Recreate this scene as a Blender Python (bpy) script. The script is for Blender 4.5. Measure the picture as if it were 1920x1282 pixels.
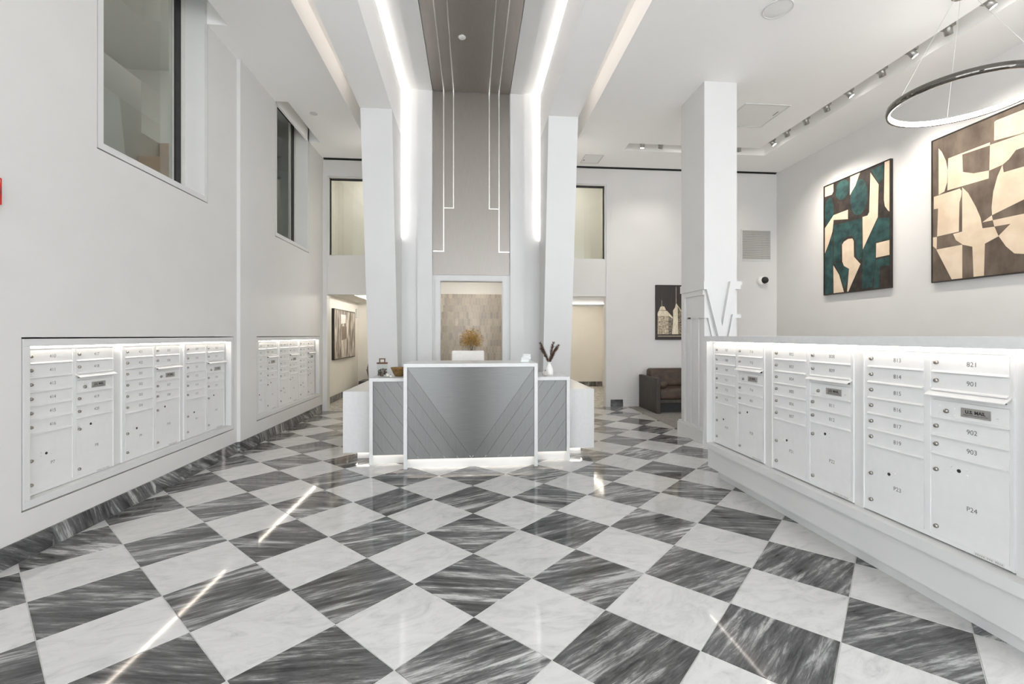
import bpy, math, random
from mathutils import Vector
random.seed(7)
R = math.radians
scene = bpy.context.scene
C = scene.collection
for o in list(bpy.data.objects):
    bpy.data.objects.remove(o)

# ------------------------------------------------------------------ camera
EYE = 1.35
YAW = math.atan(76 / 860)
cam_d = bpy.data.cameras.new('camera')
cam_d.sensor_width = 36.0
cam_d.lens = 36.0 * 860 / 1920
cam_d.shift_y = -12 / 1920
cam_d.clip_start = 0.05
cam = bpy.data.objects.new('camera', cam_d)
cam.location = (0, 0, EYE)
cam.rotation_euler = (R(90), 0, -YAW)
C.objects.link(cam)
scene.camera = cam

# ------------------------------------------------------------------ world and exposure
world = bpy.data.worlds.new('daylight')
scene.world = world
world.use_nodes = True
bg = world.node_tree.nodes['Background']
bg.inputs['Color'].default_value = (0.93, 0.965, 1.0, 1)
bg.inputs['Strength'].default_value = 4.0
vs = scene.view_settings
vs.view_transform = 'Standard'
vs.look = 'None'
vs.exposure = 0.62
vs.gamma = 1.0
vs.use_curve_mapping = False
scene.cycles.use_denoising = True
scene.cycles.max_bounces = 13
scene.cycles.diffuse_bounces = 10
scene.cycles.glossy_bounces = 6
scene.cycles.transparent_max_bounces = 12
scene.cycles.sample_clamp_indirect = 6.0
# light levels of the fitted lamps (watts per square metre style emission strengths)
LED_NICHE, LED_COVE, LED_SLOT, LED_DESK, LED_RING = 21.0, 17.0, 2.8, 7.0, 9.5
SPOT_W = 42.0

# ------------------------------------------------------------------ materials
def mat(name, col, rough=0.5, metal=0.0, spec=0.5, emis=None, est=0.0, trans=0.0, ior=1.45):
    m = bpy.data.materials.new(name)
    m.use_nodes = True
    b = m.node_tree.nodes['Principled BSDF']
    b.inputs['Base Color'].default_value = (*col, 1)
    b.inputs['Roughness'].default_value = rough
    b.inputs['Metallic'].default_value = metal
    b.inputs['Specular IOR Level'].default_value = spec
    b.inputs['IOR'].default_value = ior
    b.inputs['Transmission Weight'].default_value = trans
    if emis:
        b.inputs['Emission Color'].default_value = (*emis, 1)
        b.inputs['Emission Strength'].default_value = est
    return m

def N(m, kind, **kw):
    n = m.node_tree.nodes.new(kind)
    for k, v in kw.items():
        if k in n.inputs:
            n.inputs[k].default_value = v
        else:
            setattr(n, k, v)
    return n

def L(m, a, ao, b, bi):
    m.node_tree.links.new(a.outputs[ao], b.inputs[bi])

def ramp(m, stops):
    n = m.node_tree.nodes.new('ShaderNodeValToRGB')
    e = n.color_ramp.elements
    while len(e) < len(stops):
        e.new(0.5)
    for el, (p, c) in zip(e, stops):
        el.position = p
        el.color = (*c, 1) if len(c) == 3 else c
    return n

def noisy(name, c1, c2, scale=(1, 1, 1), nscale=5.0, detail=6.0, rough=0.6, metal=0.0, bump=0.0, coord='Object', spec=0.5, lo=0.35, hi=0.65, dist=0.0):
    m = mat(name, c1, rough, metal, spec)
    b = m.node_tree.nodes['Principled BSDF']
    tc = N(m, 'ShaderNodeTexCoord')
    mp = N(m, 'ShaderNodeMapping')
    mp.inputs['Scale'].default_value = scale
    nz = N(m, 'ShaderNodeTexNoise', Scale=nscale, Detail=detail, Distortion=dist)
    L(m, tc, coord, mp, 'Vector'); L(m, mp, 'Vector', nz, 'Vector')
    rp = ramp(m, [(lo, c1), (hi, c2)])
    L(m, nz, 'Fac', rp, 'Fac'); L(m, rp, 'Color', b, 'Base Color')
    if bump:
        bp = N(m, 'ShaderNodeBump', Strength=bump, Distance=0.01)
        L(m, nz, 'Fac', bp, 'Height'); L(m, bp, 'Normal', b, 'Normal')
    return m

def emit(name, col, strength):
    m = bpy.data.materials.new(name)
    m.use_nodes = True
    nt = m.node_tree
    nt.nodes.remove(nt.nodes['Principled BSDF'])
    e = nt.nodes.new('ShaderNodeEmission')
    e.inputs['Color'].default_value = (*col, 1)
    e.inputs['Strength'].default_value = strength
    nt.links.new(e.outputs[0], nt.nodes['Material Output'].inputs['Surface'])
    return m

def thin_glass(name, tint, gloss=0.09, rough=0.0):
    m = bpy.data.materials.new(name)
    m.use_nodes = True
    nt = m.node_tree
    nt.nodes.remove(nt.nodes['Principled BSDF'])
    t = nt.nodes.new('ShaderNodeBsdfTransparent'); t.inputs['Color'].default_value = (*tint, 1)
    g = nt.nodes.new('ShaderNodeBsdfGlossy'); g.inputs['Roughness'].default_value = rough
    g.inputs['Color'].default_value = (0.9, 0.92, 0.92, 1)
    x = nt.nodes.new('ShaderNodeMixShader'); x.inputs[0].default_value = gloss
    nt.links.new(t.outputs[0], x.inputs[1]); nt.links.new(g.outputs[0], x.inputs[2])
    nt.links.new(x.outputs[0], nt.nodes['Material Output'].inputs['Surface'])
    return m

def marble(name, dark, skirt=False):
    m = mat(name, (0.5, 0.5, 0.5), 0.06, 0, 0.38)
    b = m.node_tree.nodes['Principled BSDF']
    tc = N(m, 'ShaderNodeTexCoord'); oi = N(m, 'ShaderNodeObjectInfo')
    off = N(m, 'ShaderNodeVectorMath', operation='SCALE')
    off.inputs[0].default_value = (37.1, 91.7, 13.3)
    L(m, oi, 'Random', off, 'Scale')
    rr = N(m, 'ShaderNodeMath', operation='MULTIPLY_ADD')
    rr.inputs[1].default_value = 1.0 if dark else 0.8
    rr.inputs[2].default_value = 0.3 if skirt else -0.72 if dark else -0.7
    L(m, oi, 'Random', rr, 0)
    rot = N(m, 'ShaderNodeVectorRotate', rotation_type='Z_AXIS')
    if skirt:
        sx = N(m, 'ShaderNodeSeparateXYZ'); cb_ = N(m, 'ShaderNodeCombineXYZ')
        L(m, tc, 'Object', sx, 'Vector'); L(m, sx, 'Y', cb_, 'X'); L(m, sx, 'Z', cb_, 'Y')
        L(m, cb_, 'Vector', rot, 'Vector')
    else:
        L(m, tc, 'Object', rot, 'Vector')
    L(m, rr, 0, rot, 'Angle')
    mp = N(m, 'ShaderNodeVectorMath', operation='MULTIPLY')
    mp.inputs[1].default_value = (1.15, 10.5, 1.0) if dark else (2.2, 5.0, 1.0)
    L(m, rot, 'Vector', mp, 0)
    ad = N(m, 'ShaderNodeVectorMath', operation='ADD')
    L(m, mp, 'Vector', ad, 0); L(m, off, 'Vector', ad, 1)
    n1 = N(m, 'ShaderNodeTexNoise', Scale=2.9 if dark else 2.2, Detail=12.0, Roughness=0.74 if dark else 0.68, Distortion=0.38 if dark else 1.4)
    n2 = N(m, 'ShaderNodeTexNoise', Scale=0.9, Detail=3.0, Roughness=0.5, Distortion=0.6)
    L(m, ad, 'Vector', n1, 'Vector'); L(m, ad, 'Vector', n2, 'Vector')
    mx = N(m, 'ShaderNodeMath', operation='MULTIPLY_ADD')
    mx.inputs[1].default_value = 0.55 if dark else 0.2
    L(m, n2, 'Fac', mx, 0); L(m, n1, 'Fac', mx, 2)
    if dark:
        rp = ramp(m, [(0.58, (0.030, 0.030, 0.031)), (0.70, (0.070, 0.070, 0.071)), (0.80, (0.125, 0.125, 0.125)), (0.93, (0.42, 0.42, 0.415))])
    else:
        rp = ramp(m, [(0.34, (0.33, 0.33, 0.33)), (0.48, (0.50, 0.50, 0.495)), (0.62, (0.575, 0.573, 0.565)), (0.85, (0.63, 0.626, 0.616))])
    L(m, mx, 0, rp, 'Fac')
    val = N(m, 'ShaderNodeHueSaturation')
    vr = N(m, 'ShaderNodeMath', operation='MULTIPLY_ADD')
    vr.inputs[1].default_value = 0.5 if dark else 0.10
    vr.inputs[2].default_value = 0.85 if dark else 0.95
    fr = N(m, 'ShaderNodeMath', operation='FRACT')
    m7 = N(m, 'ShaderNodeMath', operation='MULTIPLY'); m7.inputs[1].default_value = 7.31
    L(m, oi, 'Random', m7, 0); L(m, m7, 0, fr, 0); L(m, fr, 0, vr, 0)
    L(m, vr, 0, val, 'Value'); L(m, rp, 'Color', val, 'Color'); L(m, val, 'Color', b, 'Base Color')
    return m

def brushed(name, col, rough, sc, tangent=None):
    m = mat(name, col, rough, 1.0)
    b = m.node_tree.nodes['Principled BSDF']
    if tangent:
        b.inputs['Anisotropic'].default_value = 0.85
        cx_ = N(m, 'ShaderNodeCombineXYZ')
        for k_ in range(3): cx_.inputs[k_].default_value = tangent[k_]
        L(m, cx_, 'Vector', b, 'Tangent')
    tc = N(m, 'ShaderNodeTexCoord'); mp = N(m, 'ShaderNodeMapping')
    mp.inputs['Scale'].default_value = sc
    nz = N(m, 'ShaderNodeTexNoise', Scale=6.0, Detail=5.0)
    L(m, tc, 'Object', mp, 'Vector'); L(m, mp, 'Vector', nz, 'Vector')
    rp = ramp(m, [(0.3, tuple(c * 0.9 for c in col)), (0.7, tuple(min(1, c * 1.08) for c in col))])
    L(m, nz, 'Fac', rp, 'Fac'); L(m, rp, 'Color', b, 'Base Color')
    mr = N(m, 'ShaderNodeMapRange')
    mr.inputs['To Min'].default_value = rough - 0.05; mr.inputs['To Max'].default_value = rough + 0.06
    L(m, nz, 'Fac', mr, 'Value'); L(m, mr, 'Result', b, 'Roughness')
    return m

M = {}
M['wall'] = noisy('wall_paint', (0.665, 0.657, 0.642), (0.68, 0.672, 0.657), nscale=3, rough=0.55, spec=0.3)
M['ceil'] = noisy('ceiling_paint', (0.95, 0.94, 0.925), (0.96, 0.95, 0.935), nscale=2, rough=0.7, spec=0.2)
M['trim'] = noisy('trim_paint', (0.655, 0.655, 0.65), (0.67, 0.67, 0.665), nscale=3, rough=0.4, spec=0.4)
M['quartz'] = noisy('white_quartz', (0.635, 0.64, 0.64), (0.665, 0.67, 0.67), nscale=30, rough=0.28)
M['box'] = noisy('mailbox_enamel', (0.72, 0.72, 0.716), (0.74, 0.74, 0.736), nscale=20, rough=0.38)
M['cream'] = noisy('corridor_cream', (0.77, 0.755, 0.715), (0.79, 0.775, 0.735), nscale=3, rough=0.6, spec=0.3)
M['grey_room'] = noisy('upper_room_paint', (0.62, 0.615, 0.60), (0.64, 0.635, 0.62), nscale=3, rough=0.6, spec=0.3)
M['black'] = noisy('black_gasket', (0.012, 0.012, 0.012), (0.02, 0.02, 0.02), nscale=9, rough=0.5)
M['frame'] = noisy('dark_frame', (0.018, 0.014, 0.012), (0.03, 0.024, 0.02), nscale=9, rough=0.45)
M['grout'] = noisy('pale_grout', (0.60, 0.60, 0.58), (0.68, 0.68, 0.66), nscale=30, rough=0.8)
M['marble_d'] = marble('dark_marble', True)
M['marble_w'] = marble('white_marble', False)
M['marble_s'] = marble('skirting_marble', True, True)
M['dark_skirt'] = noisy('dark_skirting', (0.022, 0.022, 0.023), (0.085, 0.085, 0.085), scale=(2, 1, 6), nscale=5, detail=8, rough=0.15)
M['steel'] = brushed('brushed_steel', (0.165, 0.168, 0.163), 0.32, (1, 1, 60), (0, 0, 1))
M['steel_v'] = brushed('brushed_steel_diagonal', (0.155, 0.158, 0.153), 0.36, (40, 1, 1), (0, 0, 1))
M['bronze'] = brushed('brushed_bronze', (0.27, 0.25, 0.232), 0.40, (70, 4, 1))
M['chrome'] = noisy('polished_chrome', (0.62, 0.60, 0.57), (0.68, 0.66, 0.63), nscale=4, rough=0.08, metal=1.0)
M['black_chrome'] = noisy('dark_chrome', (0.15, 0.14, 0.13), (0.19, 0.18, 0.165), nscale=4, rough=0.06, metal=1.0)
M['lockm'] = noisy('lock_metal', (0.30, 0.285, 0.26), (0.42, 0.40, 0.37), nscale=60, rough=0.28, metal=1.0)
M['plate'] = noisy('engraved_plate', (0.40, 0.39, 0.37), (0.46, 0.45, 0.43), nscale=40, rough=0.4, metal=0.6)
M['ink'] = noisy('grey_ink', (0.10, 0.10, 0.10), (0.13, 0.13, 0.13), nscale=40, rough=0.6)
M['ink_dark'] = noisy('black_ink', (0.02, 0.02, 0.02), (0.03, 0.03, 0.03), nscale=40, rough=0.6)
M['shadow_gap'] = noisy('gap_lining', (0.16, 0.16, 0.155), (0.2, 0.2, 0.195), nscale=20, rough=0.8)
M['inlay'] = noisy('bright_inlay', (0.80, 0.79, 0.76), (0.9, 0.89, 0.86), nscale=40, rough=0.22, metal=1.0)
M['leather'] = noisy('brown_leather', (0.040, 0.026, 0.018), (0.085, 0.055, 0.036), nscale=9, detail=8, rough=0.42, bump=0.25)
M['leather_arm'] = noisy('dark_leather', (0.030, 0.024, 0.020), (0.055, 0.043, 0.036), scale=(6, 6, 1), nscale=4, rough=0.5, bump=0.1)
M['carpet'] = noisy('grey_carpet', (0.16, 0.15, 0.14), (0.34, 0.32, 0.30), nscale=90, detail=4, rough=0.95, bump=0.5, spec=0.1)
M['mosaic'] = noisy('corridor_mosaic', (0.30, 0.29, 0.27), (0.58, 0.56, 0.53), scale=(1, 0.6, 1), nscale=14, detail=5, rough=0.35, lo=0.42, hi=0.58)
M['wood'] = noisy('walnut_wood', (0.10, 0.045, 0.022), (0.20, 0.095, 0.05), scale=(1, 1, 12), nscale=6, rough=0.45)
M['cone'] = noisy('dried_pods', (0.05, 0.03, 0.022), (0.22, 0.17, 0.14), nscale=60, rough=0.8, bump=0.6)
M['clear'] = thin_glass('clear_glass', (0.97, 0.98, 0.975), 0.025)
M['window_glass'] = thin_glass('grey_window_glass', (0.74, 0.76, 0.74), 0.09)
M['back_glass'] = thin_glass('pale_window_glass', (0.90, 0.91, 0.88), 0.06)
M['amber'] = noisy('amber_glaze', (0.16, 0.085, 0.022), (0.34, 0.22, 0.09), scale=(1, 1, 3), nscale=30, rough=0.22, metal=0.4)
M['stone'] = noisy('pale_stone', (0.42, 0.40, 0.37), (0.66, 0.64, 0.60), nscale=60, rough=0.8, bump=0.6)
M['ceramic'] = noisy('white_ceramic', (0.80, 0.785, 0.77), (0.84, 0.825, 0.81), nscale=10, rough=0.35)
M['plume'] = noisy('brown_plume', (0.075, 0.042, 0.028), (0.16, 0.095, 0.065), nscale=40, rough=0.9)
M['straw'] = noisy('golden_straw', (0.30, 0.17, 0.045), (0.62, 0.42, 0.15), nscale=40, rough=0.85)
M['dark_vase'] = noisy('dark_vase', (0.03, 0.028, 0.025), (0.06, 0.055, 0.05), nscale=10, rough=0.4)
M['white_leather'] = noisy('white_leather', (0.82, 0.80, 0.77), (0.86, 0.84, 0.81), nscale=20, rough=0.45)
M['paper'] = noisy('white_card', (0.64, 0.64, 0.635), (0.68, 0.68, 0.675), nscale=20, rough=0.7)
M['red'] = noisy('alarm_red', (0.55, 0.018, 0.012), (0.62, 0.025, 0.018), nscale=10, rough=0.35)
M['card'] = noisy('brown_cardboard', (0.50, 0.36, 0.27), (0.56, 0.41, 0.31), nscale=20, rough=0.8)
M['grille'] = noisy('grille_metal', (0.62, 0.61, 0.59), (0.66, 0.65, 0.63), nscale=20, rough=0.5)
M['hatch'] = noisy('hatch_paint', (0.84, 0.83, 0.815), (0.86, 0.85, 0.835), nscale=20, rough=0.6)
M['head'] = noisy('lamp_nickel', (0.36, 0.35, 0.33), (0.44, 0.43, 0.41), nscale=20, rough=0.35, metal=0.8)
M['metal_pot'] = noisy('zinc_pot', (0.15, 0.15, 0.13), (0.24, 0.24, 0.21), nscale=8, rough=0.5, metal=0.3)
M['cream_paint'] = noisy('cream_pigment', (0.62, 0.49, 0.35), (0.71, 0.59, 0.45), nscale=5, detail=8, rough=0.75)
M['teal_paint'] = noisy('teal_pigment', (0.008, 0.028, 0.027), (0.027, 0.083, 0.077), nscale=9, detail=9, rough=0.6, bump=0.3)
M['umber_paint'] = noisy('umber_pigment', (0.017, 0.012, 0.009), (0.045, 0.033, 0.026), nscale=9, detail=9, rough=0.6, bump=0.3)
M['brown_paint'] = noisy('brown_pigment', (0.085, 0.062, 0.045), (0.17, 0.13, 0.10), scale=(1, 1, 0.5), nscale=6, detail=9, rough=0.7)
M['night_print'] = noisy('night_print', (0.022, 0.017, 0.014), (0.04, 0.03, 0.025), scale=(30, 1, 1), nscale=2, rough=0.5)
M['stone_print'] = noisy('tower_print', (0.18, 0.14, 0.10), (0.68, 0.58, 0.42), scale=(1, 1, 1.6), nscale=26, detail=3, rough=0.5)
M['pale_print'] = noisy('pale_print', (0.60, 0.52, 0.38), (0.78, 0.70, 0.54), scale=(3, 1, 1), nscale=16, rough=0.5)
M['shade_print'] = noisy('shaded_print', (0.06, 0.05, 0.04), (0.34, 0.28, 0.2), scale=(1, 1, 2), nscale=30, detail=3, rough=0.5)
M['strokes'] = noisy('stroke_pigment', (0.06, 0.045, 0.035), (0.62, 0.58, 0.52), scale=(1, 5, 0.7), nscale=3.2, detail=7, rough=0.6, lo=0.44, hi=0.64, dist=0.4)
M['led_niche'] = emit('niche_led', (1.0, 0.885, 0.76), LED_NICHE)
M['led_counter'] = emit('counter_led', (1.0, 0.91, 0.81), LED_NICHE * 0.68)
M['led_cove'] = emit('cove_led', (1.0, 0.955, 0.91), LED_COVE)
M['led_slot'] = emit('slot_led', (1.0, 0.90, 0.83), LED_SLOT)
M['led_desk'] = emit('desk_led', (1.0, 0.90, 0.78), LED_DESK)
M['led_wing'] = emit('wing_led', (1.0, 0.92, 0.82), 6.0)
M['led_ring'] = emit('ring_led', (1.0, 0.97, 0.93), LED_RING)
M['led_corr'] = emit('corridor_led', (1.0, 0.93, 0.84), 38.0)
M['led_passage'] = emit('passage_led', (1.0, 0.94, 0.86), 95.0)
M['led_cornice'] = emit('cornice_led', (1.0, 0.95, 0.88), 3.2)
M['fill_flank'] = emit('flank_fill', (1.0, 0.94, 0.88), 9.0)
M['lens'] = emit('lamp_lens', (1.0, 0.95, 0.88), 18.0)
M['lens_off'] = noisy('lamp_reflector', (0.5, 0.49, 0.47), (0.6, 0.59, 0.57), nscale=10, rough=0.3, metal=0.6)

def picket_mat():
    m = mat('picket_tile', (0.4, 0.34, 0.27), 0.3)
    b = m.node_tree.nodes['Principled BSDF']
    g = N(m, 'ShaderNodeNewGeometry')
    tc = N(m, 'ShaderNodeTexCoord')
    nz = N(m, 'ShaderNodeTexNoise', Scale=14.0, Detail=6.0)
    L(m, tc, 'Object', nz, 'Vector')
    ad = N(m, 'ShaderNodeMath', operation='MULTIPLY_ADD'); ad.inputs[1].default_value = 0.55
    L(m, nz, 'Fac', ad, 0)
    sc = N(m, 'ShaderNodeMath', operation='MULTIPLY'); sc.inputs[1].default_value = 0.6
    L(m, g, 'Random Per Island', sc, 0); L(m, sc, 0, ad, 2)
    rp = ramp(m, [(0.15, (0.29, 0.265, 0.23)), (0.45, (0.38, 0.335, 0.275)), (0.7, (0.43, 0.385, 0.315)), (0.95, (0.54, 0.49, 0.41))])
    L(m, ad, 0, rp, 'Fac'); L(m, rp, 'Color', b, 'Base Color')
    return m
M['picket'] = picket_mat()

# ------------------------------------------------------------------ mesh helpers
class MB:
    def __init__(s):
        s.v, s.f, s.sm, s.mi = [], [], [], []
        s.cur = 0
    def add(s, vs_, fs, smooth=False):
        o = len(s.v)
        s.v += [tuple(p) for p in vs_]
        for f in fs:
            s.f.append([i + o for i in f]); s.sm.append(smooth); s.mi.append(s.cur)
        return s
    def m(s, i):
        s.cur = i
        return s
    def box(s, x0, x1, y0, y1, z0, z1):
        if x0 > x1: x0, x1 = x1, x0
        if y0 > y1: y0, y1 = y1, y0
        if z0 > z1: z0, z1 = z1, z0
        v = [(x, y, z) for z in (z0, z1) for y in (y0, y1) for x in (x0, x1)]
        return s.add(v, [(0, 2, 3, 1), (4, 5, 7, 6), (0, 1, 5, 4), (2, 6, 7, 3), (0, 4, 6, 2), (1, 3, 7, 5)])
    def prism(s, poly, axis, a, b):
        """poly: 2D points; extruded along axis between a and b. axis x: (y,z); y: (x,z); z: (x,y)"""
        n = len(poly)
        def P(p, t):
            return {'x': (t, p[0], p[1]), 'y': (p[0], t, p[1]), 'z': (p[0], p[1], t)}[axis]
        v = [P(p, a) for p in poly] + [P(p, b) for p in poly]
        area = sum(poly[i][0] * poly[(i + 1) % n][1] - poly[(i + 1) % n][0] * poly[i][1] for i in range(n))
        flip = (area > 0) != (b > a)
        if axis == 'y': flip = not flip
        lo = list(range(n)); hi = list(range(n, 2 * n))
        fs = [lo[::-1], hi] + [(i, (i + 1) % n, n + (i + 1) % n, n + i) for i in range(n)]
        if flip: fs = [tuple(reversed(f)) for f in fs]
        return s.add(v, fs)
    def lathe(s, prof, cx, cy, n=24, ax='z', base=0.0):
        """prof: (r, h) list from bottom to top"""
        v = []
        for r, h in prof:
            for k in range(n):
                a = 2 * math.pi * k / n
                if ax == 'z': v.append((cx + r * math.cos(a), cy + r * math.sin(a), base + h))
                elif ax == 'x': v.append((base + h, cx + r * math.cos(a), cy + r * math.sin(a)))
                else: v.append((cx + r * math.cos(a), base + h, cy + r * math.sin(a)))
        fs = []
        for i in range(len(prof) - 1):
            for k in range(n):
                q = (i * n + k, i * n + (k + 1) % n, (i + 1) * n + (k + 1) % n, (i + 1) * n + k)
                fs.append(q if ax != 'y' else q[::-1])
        s.add(v, fs, True)
        o = len(s.v) - len(v)
        lo = [o + k for k in range(n)][::-1]; hi = [o + (len(prof) - 1) * n + k for k in range(n)]
        for f, r in ((lo, prof[0][0]), (hi, prof[-1][0])):
            if r > 1e-5:
                s.f.append(f if ax != 'y' else f[::-1]); s.sm.append(False); s.mi.append(s.cur)
        return s
    def tube(s, pts, rad, n=8):
        pts = [Vector(p) for p in pts]
        rads = rad if isinstance(rad, (list, tuple)) else [rad] * len(pts)
        v, fs = [], []
        for i, p in enumerate(pts):
            t = (pts[min(i + 1, len(pts) - 1)] - pts[max(i - 1, 0)]).normalized()
            u = t.cross(Vector((0, 0, 1)))
            if u.length < 1e-3: u = t.cross(Vector((0, 1, 0)))
            u.normalize(); w = t.cross(u)
            for k in range(n):
                a = 2 * math.pi * k / n
                v.append(p + (u * math.cos(a) + w * math.sin(a)) * rads[i])
        for i in range(len(pts) - 1):
            for k in range(n):
                fs.append((i * n + k, i * n + (k + 1) % n, (i + 1) * n + (k + 1) % n, (i + 1) * n + k))
        fs.append(tuple(range(n))[::-1]); fs.append(tuple((len(pts) - 1) * n + k for k in range(n)))
        return s.add(v, fs, True)
    def grid_holes(s, axis, t0, t1, a0, a1, b0, b1, holes):
        """slab between t0,t1 along axis, spanning a (first other axis) and b (second), minus rectangular holes (a0,a1,b0,b1)"""
        A = sorted({a0, a1, *[h[0] for h in holes], *[h[1] for h in holes]})
        B = sorted({b0, b1, *[h[2] for h in holes], *[h[3] for h in holes]})
        A = [x for x in A if a0 <= x <= a1]; B = [x for x in B if b0 <= x <= b1]
        for j in range(len(B) - 1):
            run = None
            for i in range(len(A) - 1):
                ca, cb = (A[i] + A[i + 1]) / 2, (B[j] + B[j + 1]) / 2
                solid = not any(h[0] < ca < h[1] and h[2] < cb < h[3] for h in holes)
                if solid and run is None: run = A[i]
                if (not solid or i == len(A) - 2) and run is not None:
                    e = A[i + 1] if solid else A[i]
                    if axis == 'x': s.box(t0, t1, run, e, B[j], B[j + 1])
                    elif axis == 'y': s.box(run, e, t0, t1, B[j], B[j + 1])
                    else: s.box(run, e, B[j], B[j + 1], t0, t1)
                    run = None
        return s
    def mesh(s, name, mats, off=(0, 0, 0)):
        me = bpy.data.meshes.new(name)
        me.from_pydata([(p[0] - off[0], p[1] - off[1], p[2] - off[2]) for p in s.v], [], s.f)
        for mm in mats if isinstance(mats, (list, tuple)) else [mats]:
            me.materials.append(M[mm] if isinstance(mm, str) else mm)
        me.polygons.foreach_set('use_smooth', s.sm)
        me.polygons.foreach_set('material_index', s.mi)
        me.update()
        return me
    def build(s, name, mats, parent=None, bevel=0.0, seg=2, origin=None):
        """vertices are in world coordinates (parents carry no rotation)"""
        off = Vector((0, 0, 0))
        if parent is not None:
            p = parent
            while p is not None:
                off += p.location; p = p.parent
        loc = Vector((0, 0, 0))
        if origin is not None:
            loc = Vector(origin) - off; off = Vector(origin)
        o = link(name, s.mesh(name, mats, off), parent, loc)
        if bevel:
            b = o.modifiers.new('edge', 'BEVEL'); b.width = bevel; b.segments = seg; b.limit_method = 'ANGLE'; b.angle_limit = R(40)
        return o

def link(name, data, parent=None, loc=(0, 0, 0)):
    o = bpy.data.objects.new(name, data)
    C.objects.link(o)
    o.location = loc
    if parent is not None: o.parent = parent
    return o

def tag(o, label, cat, group=None, kind=None):
    o['label'] = label; o['category'] = cat
    if group: o['group'] = group
    if kind: o['kind'] = kind
    return o

def thing(name, label, cat, loc=(0, 0, 0), rz=0.0, group=None):
    o = link(name, None, None, loc)
    o.rotation_euler = (0, 0, rz)
    o.empty_display_size = 0.1
    return tag(o, label, cat, group)

def struct(o, label=None):
    o['kind'] = 'structure'
    if label: o['label'] = label
    return o

def B(*a):
    return MB().box(*a)

def text_mesh(txt, size, m, bold=0.0):
    cu = bpy.data.curves.new('lettering', 'FONT')
    cu.body = txt; cu.size = size; cu.align_x = 'CENTER'; cu.align_y = 'CENTER'; cu.offset = bold; cu.resolution_u = 3
    o = bpy.data.objects.new('lettering', cu); C.objects.link(o)
    dg = bpy.context.evaluated_depsgraph_get()
    me = bpy.data.meshes.new_from_object(o.evaluated_get(dg))
    bpy.data.objects.remove(o); bpy.data.curves.remove(cu)
    for v in me.vertices:                       # stand the lettering up: x right, z up, facing -y
        x, y, z = v.co; v.co = (x, 0, y)
    me.materials.clear(); me.materials.append(M[m])
    return me

def clip(poly, a, b, c):
    """keep a*x+b*y<=c"""
    out = []
    for i in range(len(poly)):
        p, q = poly[i], poly[(i + 1) % len(poly)]
        dp, dq = a * p[0] + b * p[1] - c, a * q[0] + b * q[1] - c
        if dp <= 0: out.append(p)
        if (dp < 0 < dq) or (dq < 0 < dp):
            t = dp / (dp - dq); out.append((p[0] + t * (q[0] - p[0]), p[1] + t * (q[1] - p[1])))
    return out

# ------------------------------------------------------------------ dimensions
XL, XLF, XR, YB, YF = -2.69, -2.655, 5.96, 8.5, -6.0      # wall planes
ZC, ZU, ZP = 4.53, 4.85, 5.01                             # ceiling, slot top, portal ceiling

# ================================================================== FLOOR
floor = struct(B(-3.0, XR + 0.2, YF - 0.1, YB + 0.12, -0.12, -0.003).build('floor', 'grout'), 'pale grout bed under the marble tiles')
T, GX, GY = 0.456, -1.923, 2.855
TX0, TX1, TY0, TY1 = -2.675, 2.965, 1.25, 8.47
H2 = T / math.sqrt(2)
gap = 0.0022
def tile_poly(i, j):
    cx, cy = GX + (i + j + 1) * H2, GY + (j - i) * H2
    h = H2 - gap * math.sqrt(2)
    return cx, cy, [(cx, cy - h), (cx + h, cy), (cx, cy + h), (cx - h, cy)]
def tile_mesh(poly, cx, cy):
    b = 0.0012
    n = len(poly)
    def inset(p):
        d = math.hypot(p[0] - cx, p[1] - cy) or 1
        return (p[0] - (p[0] - cx) / d * b, p[1] - (p[1] - cy) / d * b)
    v = [(p[0] - cx, p[1] - cy, -0.01) for p in poly] + [(p[0] - cx, p[1] - cy, -b * 0.6) for p in poly] + [(inset(p)[0] - cx, inset(p)[1] - cy, 0.0) for p in poly]
    fs = [tuple(range(2 * n, 3 * n))]
    for k in range(n):
        q = (k + 1) % n
        fs += [(k, q, n + q, n + k), (n + k, n + q, 2 * n + q, 2 * n + k)]
    return v, fs
full = {}
rest = MB()
tiles = []
for i in range(-14, 26):
    for j in range(-14, 26):
        cx, cy, poly = tile_poly(i, j)
        p = clip(clip(clip(clip(poly, 1, 0, TX1), -1, 0, -TX0), 0, 1, TY1), 0, -1, -YF)
        if len(p) < 3: continue
        ar = abs(sum(p[k][0] * p[(k + 1) % len(p)][1] - p[(k + 1) % len(p)][0] * p[k][1] for k in range(len(p)))) / 2
        if ar < 0.0008: continue
        dark = (i + j) % 2 != 0
        if max(q[1] for q in p) < TY0:
            v, fs = tile_mesh(p, cx, cy)
            rest.m(1 if dark else 0).add([(a + cx, b2 + cy, z) for a, b2, z in v], fs)
            continue
        if len(p) == 4 and ar > T * T * 0.95:
            if dark not in full:
                v, fs = tile_mesh(p, cx, cy)
                mm = MB(); mm.add(v, fs); full[dark] = mm.mesh('floor_tile', 'marble_d' if dark else 'marble_w')
            me = full[dark]
        else:
            v, fs = tile_mesh(p, cx, cy)
            mm = MB(); mm.add(v, fs); me = mm.mesh('floor_tile', 'marble_d' if dark else 'marble_w')
        tiles.append((cx, cy, me))
for cx, cy, me in tiles:
    link('floor_tile', me, floor, (cx, cy, 0))
o = rest.build('tile_field', ['marble_w', 'marble_d'], floor); o['kind'] = 'stuff'
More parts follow.
